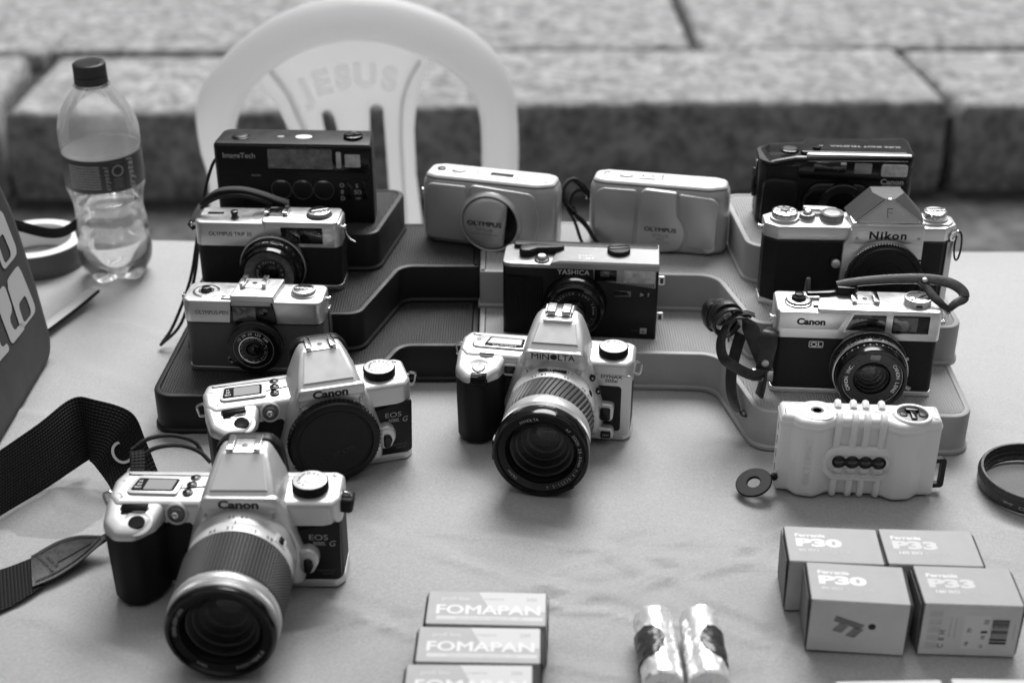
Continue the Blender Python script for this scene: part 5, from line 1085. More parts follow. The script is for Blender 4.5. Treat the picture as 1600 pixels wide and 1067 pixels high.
def eos(label, p, lens):
    t = camera_thing(label, p, .0)
    W = 146; h = 73; X0 = 12.5; zs = 66; y = -15; sv = 'silver_plastic'
    grip, gc = slr_shell(t, W, X0, 33, zs, sv, 33)
    # prism hump: broad front, flat sloping top, facets left and right
    lv = [(58, X0 - 28, X0 + 28, -25, 18, 7), (68, X0 - 25, X0 + 25, -26, 18, 7), (73, X0 - 23.5, X0 + 23.5, -25.5, 18, 6), (76, X0 - 22, X0 + 22, -23, 17.5, 5), (82, X0 - 19.5, X0 + 19.5, -13.5, 17, 4), (88, X0 - 16.5, X0 + 16.5, -3.5, 16.5, 3.5), (90.6, X0 - 14.5, X0 + 14.5, 1, 16, 3), (91.4, X0 - 12, X0 + 12, 4, 15, 2.5)]
    L = []
    for z, x0, x1, y0, y1, r_ in lv: L.append(rloop(x0, x1, y0, y1, z, r_))
    obj('prism_hump', loft(L), sv, t, smooth=38)
    obj('brow', slab(fil([(X0 - 24.5, 67.0), (X0 + 22.5, 67.0), (X0 + 26.5, 75.4, 3), (X0 - 21.5, 75.6, 3)], 2.6, 5), -4, 1.2, 1.1, 3, M=F_(0, -25.5, 0)), sv, t)
    txt(t, 'Canon', X0, -26.75, 71.2, 5.4, 'print_black', .045, 1.2)
    # flat panel on top of the hump, set off by a fine gap
    q = [Vector((X0 - 17.8, -21.6, 77.6)), Vector((X0 + 17.8, -21.6, 77.6)), Vector((X0 + 12.8, 1.4, 90.9)), Vector((X0 - 12.8, 1.4, 90.9))]; nn = (q[1] - q[0]).cross(q[3] - q[0]).normalized()
    obj('top_panel', loft([[a - nn * 1.6 for a in q], [a + nn * .35 for a in q], [a.lerp((q[0] + q[1] + q[2] + q[3]) / 4, .05) + nn * .7 for a in q]]), sv, t, smooth=10)
    obj('eyepiece', slab(fil([(X0 - 24, 58), (X0 + 24, 58), (X0 + 21, 84, 9), (X0 + 14, 91.4, 8), (X0 - 14, 91.4, 8), (X0 - 21, 84, 9)], 4, 6), -26, -17, 1.5, 3, M=F_(0, 0, 0)), 'black_plastic', t)
    hot_shoe(t, X0, 8.5, 91.0, 21, 16, 'bright_chrome', 'dull_chrome', 3.6)
    # display and buttons left of the hump
    fr = obj('display_frame', slab(fil([(-63, -7, 4), (-30, -8, 2), (-27, 12, 2), (-58, 13, 5)], 3, 4), zs - 1.2, zs + .5, .4, 2), 'silver_white', t)
    b = obj('display_bezel', slab(fil([(-60, -4.5), (-32.5, -5.5), (-30.5, 8.5), (-57, 9.5)], 1.6, 3), zs, zs + .75, .2, 1), 'black_gloss', fr)
    obj('display', slab(fil([(-52, -3.6), (-34, -4.2), (-32.4, 7.2), (-50.6, 7.8)], .8, 2), zs + .4, zs + .95, .15, 1), 'lcd', fr)
    g = G()
    for i, s in enumerate(('ISO', 'AF', 'M')): g.add(textg(s, 2.0, .01), T(-55.6 + .3 * i, -1 + i * 3.3, zs + .8))
    obj('display_marks', g, 'print_white', fr, smooth=0)
    for x, yy in ((-23.5, -5), (-22.5, 3.4), (-21.6, 11)): k = knob(t, 'button_ring', x, yy, zs - .8, 3.4, 1.0, 'dark_metal'); obj('button', lathe([(2.5, 0), (2.2, .8), (1e-6, 1.1)], 18), 'black_gloss', k, M=T(x, yy, zs))
    toptxt(t, 'AF', -27.4, 2, zs + .1, 1.4, 'print_mid', .01, rot=0)
    # shutter button, wheel, lamp
    g = obj('wheel_slot', slab(rr(18, 4.4, 1.2, 3), 0, .5, .2, M=T(-54, -17.5, zs - 3.9) @ RX(9)), 'black_gloss', gc)
    obj('command_wheel', slab(gearo(7.0, .8, 24), -8, 8, .5, 2, M=T(-54, -17.2, zs - 8.8) @ SIDE), 'black_plastic', gc)
    obj('button_well', lathe([(9.5, 0), (8.6, .35), (5.6, -.2), (5.4, -.8)], 36, cap=False), sv, gc, M=T(-50.5, -29, zs - 7.2) @ RX(22)); obj('shutter_button', lathe([(5.2, 0), (5.2, 1.6), (4.2, 2.3), (1e-6, 2.0)], 32), 'black_gloss', gc, M=T(-50.5, -29, zs - 7.8) @ RX(22))
    k = obj('lamp_collar', ringplate(5.2, 7.4, -6, 3.4, .8, 36), sv, t, M=F_(-29, y + 1, 56.5) @ RX(-12)); obj('lamp_glass', dome(5.4, 3.0, 28), 'clear_pane', k, M=F_(-29, y - 1.2, 56.5) @ RX(-12)); obj('lamp_reflector', dome(2.6, 1.6, 20), 'bright_chrome', k, M=F_(-29.5, y - 3.2, 56.9) @ RX(-12))
    obj('inner_grip', slab(fil([(-38, 5), (X0 - 35, 5), (X0 - 31, 40), (X0 - 33, 50), (-38, 50)], 2, 3), -1, 1.2, .5, 2, M=F_(0, y, 0)), 'black_rubber', t)
    mode_dial(t, 53, 1, zs - .2, 11.6, ['A', 'P', 'Tv', 'Av', 'M', 'D', 'x', 's', 'L', 'o', 'c'], 'silver_white')
    toptxt(t, '-', 40, -1, zs + .05, 3, 'print_mid', .02, rot=0)
    pn = obj('front_panel', slab(fil([(X0 + 30, 7), (h - 1.5, 7, 3), (h - .5, 50.5, 2), (X0 + 27, 43.5, 2)], 1.5, 4), -1.5, .9, .7, 2, M=F_(0, y, 0)), 'black_plastic', t)
    txt(t, 'EOS', 58.5, y - 1.0, 39.5, 3.9, 'print_grey', .0, 1.25); txt(t, 'REBEL', 58.6, y - 1.0, 34.8, 2.5, 'print_grey', .015, .85, shear=.25); txt(t, 'G', 67.2, y - 1.0, 34.9, 4.2, 'print_grey', .0, .95, shear=.3)
    txt(t, 'QUARTZ', 62, y - 1.0, 14, 1.6, 'print_dim', .01, 1.2); txt(t, 'DATE', 63, y - 1.0, 11.4, 1.6, 'print_dim', .01, 1.2)
    rl = obj('release_housing', slab(fil([(X0 + 34, 16), (X0 + 42, 16, 4), (X0 + 46, 24, 6), (X0 + 46, 31, 6), (X0 + 40, 35, 4), (X0 + 34, 33)], 3, 5), -2, 8.5, 2.4, 4, M=F_(0, y, 0)), sv, t)
    obj('release_button', slab(fil([(X0 + 36.4, 18), (X0 + 41, 18, 3), (X0 + 43, 23.5, 3), (X0 + 41.5, 28.5, 3), (X0 + 36.6, 28)], 2, 4), 7, 10.6, 1.2, 3, M=F_(0, y, 0)), 'black_gloss', rl)
    for sx in (-1, 1): obj('screw', screw(1.3), 'dull_chrome', t, M=F_(X0 + sx * 21.5, -25.9, 62.5))
    strap_bracket(t, h - .5, -4, 60, 1); strap_bracket(t, -h + 1.5, -2, 58, -1)
    M = F_(X0, -25.4, 33.5)
    if not lens:
        c = obj('body_cap', lathe([(32, -2), (32.4, 6.4), (31.6, 7.8), (29, 8.4), (27.4, 8.2), (26.8, 7), (25.8, 6.6), (1e-6, 6.4)], 96, cap=False), 'black_plastic', t, M=M)
        obj('cap_knurl', cont(gearo(33.2, 1.1, 64), [(.8, 1), (0, 1.6), (0, 5.8), (1, 6.6)], (0, 0)), 'black_plastic', c, M=M); obj('cap_groove', ringplate(25.2, 25.6, 6.2, 6.9, .1), 'black_gloss', c, M=M)
        obj('cap_text', textg('Canon', 6, .02, .1), 'black_gloss', c, M=M @ T(2, -8, 6.5) @ RZ(18))
    else:
        Z = lambda pr, n=96: lathe(pr, n, cap=False); M = M @ Matrix.Scale(1.07, 4, (0, 0, 1))
        Lb = obj('lens', Z([(33, -2), (33.6, 1), (33.6, 4), (33.2, 5), (32.6, 9), (32.4, 20), (33, 20.6)]), sv, t, M=M)
        obj('scale_ring', Z([(32.7, 11), (32.9, 11.3), (32.9, 20), (32.7, 20.4)]), 'silver_white', Lb, M=M)
        g = G(); g.add(drumtext('28-80', 33.05, 6.6, 2.4, 78, 100, .012, True)); obj('lens_model', g, 'print_mid', Lb, M=M)
        g = G(); g.add(drumtext('80  50   35  28', 33.05, 17.4, 2.4, 45, 118, .015, True)); g.add(drumtext('|', 33.0, 12.6, 3.2, 88, 92, .02)); obj('zoom_numbers', g, 'print_black', Lb, M=M)
        sw = obj('focus_switch', slab(rr(9, 8, 1, 3), 0, .6, .2, M=M @ RZ(36) @ T(32.6, 0, 12.5) @ RY(90) @ RZ(90)), 'silver_white', Lb); obj('switch_slider', slab(rr(3.6, 5, .5, 2), 0, 1.5, .4, M=M @ RZ(36) @ T(32.9, 0, 12.5) @ RY(90) @ RZ(90)), 'black_plastic', sw)
        # rubber zoom ring moulded in small squares
        n = 96; rows = 14; g = G(); R1, R0 = 34.4, 33.5; v = []; f = []; nr = rows * 2 + 1
        for j in range(nr):
            for i in range(n * 2):
                a = math.pi * i / n; hi = (i % 2) and (j % 2); hz = 21 + 36 * j / (nr - 1); q = (R1 if hi else R0) - (1.2 if j in (0, nr - 1) else 0) - .02 * (hz - 21); v.append((q * math.cos(a), q * math.sin(a), hz))
        for j in range(nr - 1):
            for i in range(n * 2): k2 = (i + 1) % (n * 2); f.append((j * n * 2 + i, j * n * 2 + k2, (j + 1) * n * 2 + k2, (j + 1) * n * 2 + i))
        obj('zoom_grip', (v, f), 'rubber_grey', Lb, M=M, smooth=0)
        fr = obj('front_barrel', Z([(32.0, 57), (33, 57.6), (33.4, 58.5), (33.4, 62), (32.8, 63), (32.2, 64)]), 'silver_plastic', Lb, M=M); obj('front_collar', Z([(32.2, 65.6), (32.8, 66.2), (32.8, 68), (32.4, 68.6)]), 'silver_dark', Lb, M=M); obj('filter_thread', Z([(32.4, 68.4), (32.6, 69), (32.6, 71.6), (31.6, 72.6)]), 'black_gloss', Lb, M=M)
        obj('focus_knurl', cont(gearo(32.9, .35, 130), [(.2, 52.2), (0, 63.6), (0, 65.8), (.2, 55.2)], (0, 0)), 'silver_dark', fr, M=M)
        obj('front_ring', Z([(31.8, 72.4), (31.4, 73.2), (29.6, 73.4), (29.0, 72.2), (28.6, 71.4), (24.4, 70.4), (23.8, 68)]), 'black_gloss', Lb, M=M)
        for s_, a_, b_ in (('CANON ZOOM LENS', 185, 140), ('EF 28-80mm 1:3.5-5.6', -30, -75), ('58mm', -112, -126)): obj('ring_text', ringtext(s_, 26.9, 2.0, a_, b_, .015), 'print_grey', Lb, M=M @ T(0, 0, 71.2))
        glass_front(Lb, M, 23.8, 22, 69.5, 5, 3.4)
    return t
peb = (-.1462, .8797, 17.0)
eos('silver SLR body marked Canon EOS with lens removed, black cap fitted', peb, False)
pef = (-.1800, .7485, -0.5)
EF = eos('silver SLR marked Canon EOS with zoom lens and wide black neck strap', pef, True)
# neck strap of the front SLR, given in world mm and brought into the camera's own frame
EFi = (T(pef[0] * 1000, pef[1] * 1000, 0) @ RZ(pef[2])).inverted()
def wl_(pts): return [tuple(EFi @ Vector(p)) for p in pts]
def wd_(pts): return [tuple(EFi.to_3x3() @ Vector(p)) for p in pts]
strip('neck_strap', wl_([(-384, 765, 42), (-367.8, 796.6, 42), (-352, 828, 43), (-334.6, 860, 45), (-319, 890, 48), (-300, 884, 50.5), (-271.5, 871.5, 47.5), (-262.4, 866.4, 27), (-254.4, 858.4, 6)]),
      wl_([(-385, 745, 1), (-368.7, 777.4, 1), (-353.3, 810, 1), (-331.3, 841.7, 2), (-308.3, 868, 8), (-303.1, 862, 12), (-298, 855, 13), (-289, 846, 7), (-280.4, 835, 2)]), 1.8, 'webbing', EF, n=10)
ribbon('strap_cord', wl_([(-262, 834, 4), (-258, 822, 26), (-252, 806, 52), (-246, 790, 66), (-243, 776, 62), (-244, 764, 56)]), wd_([(1, .3, 0)] * 6), [10, 9, 9, 9, 9, 8], 1.4, 'webbing', EF)
obj('strap_lace', tubeo(spline(wl_([(-250, 792, 66), (-240, 798, 71), (-226, 804, 70), (-212, 806, 64), (-206, 802, 56)]), 6), 1.5, 8), 'cord', EF)
obj('strap_lace', tubeo(spline(wl_([(-248, 786, 60), (-236, 794, 66), (-220, 798, 66), (-208, 800, 60), (-200, 796, 54)]), 6), 1.5, 8), 'cord', EF)
strip('neck_strap', wl_([(-385, 733, 2), (-360, 738, 2), (-333.4, 748, 2), (-311, 763, 3.2)]), wl_([(-372, 676, 1.4), (-345, 693, 1.4), (-319, 707, 1.4), (-300, 731, 2)]), 1.8, 'webbing', EF)
strip('strap_end_leather', wl_([(-316, 759, 4.6), (-303, 773, 6), (-290, 777, 8), (-277, 774, 10.5), (-270, 772, 11.5)]), wl_([(-306, 728, 3.6), (-294, 737, 4.2), (-283, 749, 6), (-273, 762, 9.5), (-268, 767, 11)]), 2.8, 'leather_strap', EF)
for P in ([(-313, 757, 6.4), (-301, 769.6, 7.8), (-289, 773.4, 9.8), (-277.5, 771, 12), (-272, 769.5, 13)], [(-305, 732, 5.4), (-294.5, 740.5, 6.0), (-284, 752, 7.8), (-275.5, 763, 11), (-272, 769, 13)], [(-296, 750, 6.9), (-286, 759, 8.6), (-278, 765, 11)]):
    obj('strap_stitching', tubeo(spline(wl_(P), 6), .4, 5), 'print_dim', EF)
SM = EFi @ T(-301, 751, 7.2) @ RZ(-48) @ RX(0)
obj('strap_mark', textg('CANON INC', 2.6, .03, 0), 'print_black', EF, M=SM @ T(0, -2.5, 0)); obj('strap_mark', textg('MADE IN', 2.6, .03, 0), 'print_black', EF, M=SM @ T(0, 1.6, .2))
ribbon('strap_cord', wl_([(-271, 769.5, 11), (-264, 773, 14), (-258, 776, 24), (-250, 770, 44), (-246, 764, 54)]), wd_([(-.4, 1, 0), (-.4, 1, 0), (-.3, 1, 0), (0, 1, .2), (0, 1, .2)]), [7, 7, 7, 7, 7], 1.6, 'webbing', EF)
# letters woven into the hanging part of the strap
WM = Matrix(((.80, -.25, -.55, -274), (-.35, .52, -.78, 862.0), (.49, .81, .33, 27), (0, 0, 0, 1)))
def woven(c, M, size):
    v, f = textg(c, size, -.004, 0, wide=.85, res=6); obj('woven_lettering', (v, f), 'print_grey', EF, M=EFi @ M, smooth=0)
fr_a = [Vector(p) for p in ((-271.5, 871.5, 47.5), (-254.4, 858.4, 6), (-280.4, 835, 2), (-298, 855, 13))]
ex = (fr_a[1] - fr_a[2]).normalized(); ey0 = ((fr_a[0] + fr_a[3]) / 2 - (fr_a[1] + fr_a[2]) / 2).normalized(); ez = ex.cross(ey0).normalized(); ey = ez.cross(ex)
cc = sum(fr_a, Vector()) / 4 
if ez.y > 0: ez = -ez; ex = -ex
WMm = Matrix(((ex.x, ey.x, ez.x, cc.x), (ex.y, ey.y, ez.y, cc.y), (ex.z, ey.z, ez.z, cc.z), (0, 0, 0, 1)))
woven('O', WMm @ T(1, 6, 2.6), 17); woven('S', WMm @ T(0, -14, 2.2), 16)
# black bracket guard at the right end
obj('bracket_guard', slab(rr(9, 14, 3, 4), -5, 5, 2, 3, M=T(76, -3, 58) @ RY(8)), 'black_rubber', EF)

def minolta():
    pm = (.0262, .9335, -8.5)
    t = camera_thing('silver SLR marked MINOLTA with zoom lens in front of the YASHICA', pm, 0)
    W = 131; h = 65.5; X0 = 8; zs = 67; y = -15; sv = 'silver_plastic'
    grip, gc = slr_shell(t, W, X0, 32, zs, sv, 34, 18)
    lv = [(58, X0 - 28, X0 + 28, -24.5, 16, 8), (69, X0 - 24.5, X0 + 24.5, -26.5, 16, 7), (75, X0 - 22.5, X0 + 22.5, -26, 16, 6), (78, X0 - 21.5, X0 + 21.5, -24, 16, 6), (84, X0 - 19.5, X0 + 19.5, -14, 15.5, 6), (89.5, X0 - 16.8, X0 + 16.8, -4, 15, 5), (92, X0 - 14, X0 + 14, 0, 14, 4), (92.6, X0 - 12, X0 + 12, 3, 13, 3)]
    obj('prism_hump', loft([rloop(a, b, c, d, z, r_) for z, a, b, c, d, r_ in lv]), sv, t, smooth=40)
    obj('brow', slab(fil([(X0 - 20, 70.2), (X0 + 20, 70.2), (X0 + 22, 77.5, 3), (X0 - 22, 77.5, 3)], 2.4, 5), -4, 1.2, 1.1, 3, M=F_(0, -26.4, 0)), sv, t)
    txt(t, 'MIN', X0 - 3.3, -27.65, 73.9, 4.6, 'print_black', .012, 1.15, align='RIGHT'); txt(t, 'LTA', X0 + 3.3, -27.65, 73.9, 4.6, 'print_black', .012, 1.08, align='LEFT'); lg = obj('emblem', slab(circ(2.5, 28, 0, 0, 2.2), 0, .12, 0, M=F_(X0 + .15, -27.6, 73.9)), 'print_black', t)
    q = [Vector((X0 - 17, -20.6, 80.5)), Vector((X0 + 17, -20.6, 80.5)), Vector((X0 + 13.6, -4.6, 89.8)), Vector((X0 - 13.6, -4.6, 89.8))]; nn = (q[1] - q[0]).cross(q[3] - q[0]).normalized()
    obj('top_panel', loft([[a - nn * 1.8 for a in q], [a + nn * .5 for a in q], [a.lerp((q[0] + q[1] + q[2] + q[3]) / 4, .06) + nn * 1.0 for a in q]]), sv, t, smooth=10)
    obj('flash_hinge', box(X0 - 10.5, X0 + 10.5, -6, 0, 89.4, 92.9, .5, 1), 'silver_white', t)
    s = obj('hot_shoe', box(X0 - 10, X0 + 10, .5, 14, 92, 93.6, .3, .6), 'dull_chrome', t)
    for sx in (-1, 1): obj('shoe_rail', box(X0 + sx * 5.4 - 3, X0 + sx * 5.4 + 3, .2, 13.5, 93.4, 97.4, .5, .6), 'dull_chrome', s); obj('shoe_side', box(X0 + sx * 9.6 - .6, X0 + sx * 9.6 + .6, 2, 14, 93, 96, .2, .3), 'silver_white', s)
    for i in range(6): obj('contact', box(X0 - 1.5 + (i % 2) * 1.8, X0 - .5 + (i % 2) * 1.8, 2 + (i // 2) * 3.4, 3.4 + (i // 2) * 3.4, 93.5, 94.1, .1, .2), 'bright_chrome', s)
    obj('eyepiece', slab(fil([(X0 - 18, 58), (X0 + 18, 58), (X0 + 17, 86, 7), (X0 + 11, 92, 6), (X0 - 11, 92, 6), (X0 - 17, 86, 7)], 4, 5), -24, -15, 1.5, 3, M=F_(0, 0, 0)), 'black_plastic', t)
    fr = obj('display_frame', slab(fil([(-58, -6, 5), (-17, -7, 2), (-16, 11, 2), (-53, 12, 6)], 3, 4), zs - 1.5, zs + .5, .4, 2), sv, t)
    obj('display_bezel', slab(fil([(-47.5, -5.2), (-17.5, -6), (-17.5, 8.6), (-44, 9.4)], 1.2, 3), zs, zs + .7, .2, 1), 'black_gloss', fr); obj('display', slab(fil([(-45, -1.2), (-19.4, -1.8), (-19.4, 7.2), (-43, 7.8)], .6, 2), zs + .4, zs + .85, .15, 1), 'silver_dark', fr)
    toptxt(fr, 'MINOLTA', -32, -3.6, zs + .75, 2.2, 'print_grey', .02, 1.3); toptxt(fr, 'o', -52, 3, zs + .55, 4, 'print_black', .02); toptxt(fr, '[O]', -52.5, -3, zs + .55, 3, 'print_black', .01)
    k = obj('exposure_button', slab(rr(11, 4.2, 1, 3), zs - 1.6, zs - .4, .3, 2, M=T(-43.5, -12.5, 0)), sv, t); toptxt(k, '+/-', -43.5, -12.5, zs - .35, 2.2, 'print_mid', .01)
    obj('button_well', lathe([(9.2, 0), (8.2, .4), (5.6, -.2), (5.4, -.9)], 36, cap=False), sv, gc, M=T(-47, -27.5, zs - 6.6) @ RX(20)); obj('shutter_button', lathe([(5, 0), (5, 1.8), (4, 2.5), (1e-6, 2.2)], 32), 'dull_chrome', gc, M=T(-47, -27.5, zs - 7.2) @ RX(20))
    obj('wheel_slot', slab(rr(13.5, 5, .8, 3), -1, .7, .2, M=T(-46, -37.4, zs - 12.8) @ RX(-28) @ FRONT), 'black_gloss', gc); obj('command_wheel', slab(gearo(6, .8, 24), -5.8, 5.8, .4, 2, M=T(-46, -33.4, zs - 13.2) @ SIDE), 'black_plastic', gc)
    k = obj('sensor_frame', slab(rr(11.5, 9.5, 1.8, 4), -6, 2.6, .7, 3, M=F_(-25.5, y, 55)), sv, t); obj('sensor_window', slab(rr(8.4, 6.2, 1, 3), 1, 3.0, .3, 2, M=F_(-25.5, y, 55)), 'black_gloss', k)
    obj('inner_grip', slab(fil([(-31, 5), (X0 - 33, 5), (X0 - 30, 40), (X0 - 32, 48), (-31, 48)], 2, 3), -1, 1.2, .5, 2, M=F_(0, y, 0)), 'black_rubber', t)
    mode_dial(t, 49.5, 0, zs - .6, 11, ['P', 'A', 'S', 'M', 'x', 'o', 's', 'z'], 'silver_white'); toptxt(t, '-', 37, 0, zs + .05, 3, 'print_mid', .02, rot=-20)
    obj('front_cheek', slab(fil([(X0 + 30, 5), (h - 1, 5, 3), (h - .4, 56, 3), (X0 + 27, 58, 3)], 1.5, 4), -1.5, 1.2, .8, 2, M=F_(0, y, 0)), sv, t)
    pn = obj('grip_panel', slab(fil([(X0 + 33, 9), (h - 8, 9), (h - 8, 47), (X0 + 31, 47)], 2.6, 5), 0, 2.0, .6, 2, M=F_(0, y, 0)), 'black_grain', t)
    txt(t, 'DYNAX', 50, y - 1.3, 54.8, 2.5, 'print_black', .025, 1.25, shear=0); txt(t, '505si', 49.8, y - 1.3, 51.4, 2.6, 'print_black', .02, 1.2, shear=.15)
    k = obj('release_housing', slab(fil([(X0 + 33, 20), (X0 + 44, 20, 3), (X0 + 45, 34, 3), (X0 + 36, 35, 3), (X0 + 33, 31)], 2.4, 4), -1, 8, 2, 3, M=F_(0, y, 0)), sv, t); obj('release_button', slab(rr(7.6, 10.5, 1.8, 4), 7, 9.6, .9, 3, M=F_(X0 + 38.6, y, 26.8)), 'black_gloss', k)
    k = obj('focus_mode_housing', slab(fil([(X0 + 26, 4.5), (X0 + 45, 4.5, 3), (X0 + 45, 14, 3), (X0 + 33, 15, 3), (X0 + 27, 11)], 2.4, 4), -1, 8.4, 1.8, 3, M=F_(0, y, 0)), sv, t); obj('focus_button', slab(rr(7.6, 5.6, 1.2, 4), 8, 9.6, .5, 2, M=F_(X0 + 39.4, y, 9.4)), 'black_gloss', k); txt(k, 'AF/M', X0 + 39.4, y - 9.7, 9.4, 1.5, 'print_grey', .02)
    for x, z in ((X0 + 28.5, 57), (X0 + 33.2, 46.5)): k = obj('side_button', slab(circ(2.3, 22, 0, 0, 3.1), 0, 1.0, .4, 2, M=F_(x, y - 8.2, z)), 'black_gloss', t); txt(k, 'z', x, y - 9.3, z, 1.8, 'print_white', .04)
    for sx in (-1, 1): obj('screw', screw(1.3), 'dull_chrome', t, M=F_(X0 + sx * 17, -26.0, 63.5))
    strap_bracket(t, h - .5, -5, 57, 1); strap_bracket(t, -h + 2, 2, 59, -1)
    M = F_(X0, -25.6, 33.5) @ Matrix.Scale(1.17, 4, (0, 0, 1)); Z = lambda pr, n=96: lathe(pr, n, cap=False)
    L = obj('lens', Z([(31, -2), (31.8, .5), (31.8, 12), (31.4, 12.8), (30.6, 13.2)]), 'silver_white', t, M=M)
    g = G(); g.add(drumtext('28 35', 31.9, 10.6, 2.0, 96, 118, .012, True)); g.add(drumtext('50', 31.9, 10.6, 2.0, 66, 74, .012, True)); g.add(drumtext('70 80', 31.9, 10.6, 2.0, 26, 46, .012, True)); g.add(drumtext('80', 31.9, 10.6, 2.0, 150, 158, .012, True)); g.add(drumtext('0.38m/1.3ft MACRO', 31.9, 3.2, 1.6, 62, 112, .005, True)); g.add(drumtext('|', 31.9, 7.9, 2, 86, 90, .03)); obj('zoom_numbers', g, 'print_black', L, M=M)
    k = obj('name_pill', slab(rr(21, 2.6, 1.3, 4), -1, .25, .1, M=M @ RZ(90) @ T(31.75, 0, 5.6) @ RY(90) @ RZ(90)), 'print_black', L); obj('name_text', G().add(drumtext('AF ZOOM', 32.15, 5.6, 1.7, 76, 106, .01, True)), 'print_white', k, M=M)
    obj('index_dot', slab(circ(2.4, 20), 0, .3, .1, M=M @ RZ(28) @ T(31.7, 0, 5) @ RY(90)), 'print_black', L)
    n = 110; v = []; f = []; nr = 9     # slanting rubber ribs of the zoom ring
    for j in range(nr):
        for i in range(n * 2):
            a = math.pi * (i / n) + j * .028; q = (32.6 if (i // 2) % 2 else 31.6) - (1 if j in (0, nr - 1) else 0); v.append((q * math.cos(a), q * math.sin(a), 13.2 + 21.5 * j / (nr - 1)))
    for j in range(nr - 1):
        for i in range(n * 2): k2 = (i + 1) % (n * 2); f.append((j * n * 2 + i, j * n * 2 + k2, (j + 1) * n * 2 + k2, (j + 1) * n * 2 + i))
    obj('zoom_grip', (v, f), 'rubber_grey', L, M=M, smooth=20)
    fb = obj('front_barrel', Z([(30.6, 34.4), (31.6, 34.8), (32.2, 35.6), (32.6, 43), (32.2, 44), (31.6, 44.4), (31.8, 45.2)]), sv, L, M=M)
    obj('focus_knurl', cont(gearo(33.2, .5, 150), [(.5, 45), (0, 45.4), (0, 50), (.5, 50.4)], (0, 0)), 'silver_dark', fb, M=M)
    obj('hood_ring', Z([(32.2, 50), (33.8, 50.8), (34.2, 51.6), (34.2, 60), (33.6, 61), (32.2, 61.2), (30.8, 60.6), (30.2, 59.4), (25.4, 58.2), (24.6, 56)]), 'black_gloss', L, M=M)
    for a in (60, 180, 300): obj('hood_lug', Z([(33.1, 0)]) if False else slab(fil([(-9, 52.5), (9, 52.5), (7.5, 60), (-7.5, 60)], .8, 2), -1, .6, .3, 2, M=M @ RZ(a) @ T(33.8, 0, 0) @ RY(90) @ RZ(90) @ T(0, 0, 0)), 'black_gloss', L)
    for s_, a_, b_ in (('MINOLTA', 122, 94), ('AF ZOOM 28-80mm 1:3.5(22)-5.6', 52, -82), ('O62mm', -128, -146)): obj('ring_text', ringtext(s_, 27.8, 2.1, a_, b_, .012), 'print_grey', L, M=M @ T(0, 0, 59.25))
    glass_front(L, M, 24.6, 22, 57.4, 5, 3.2)
minolta()
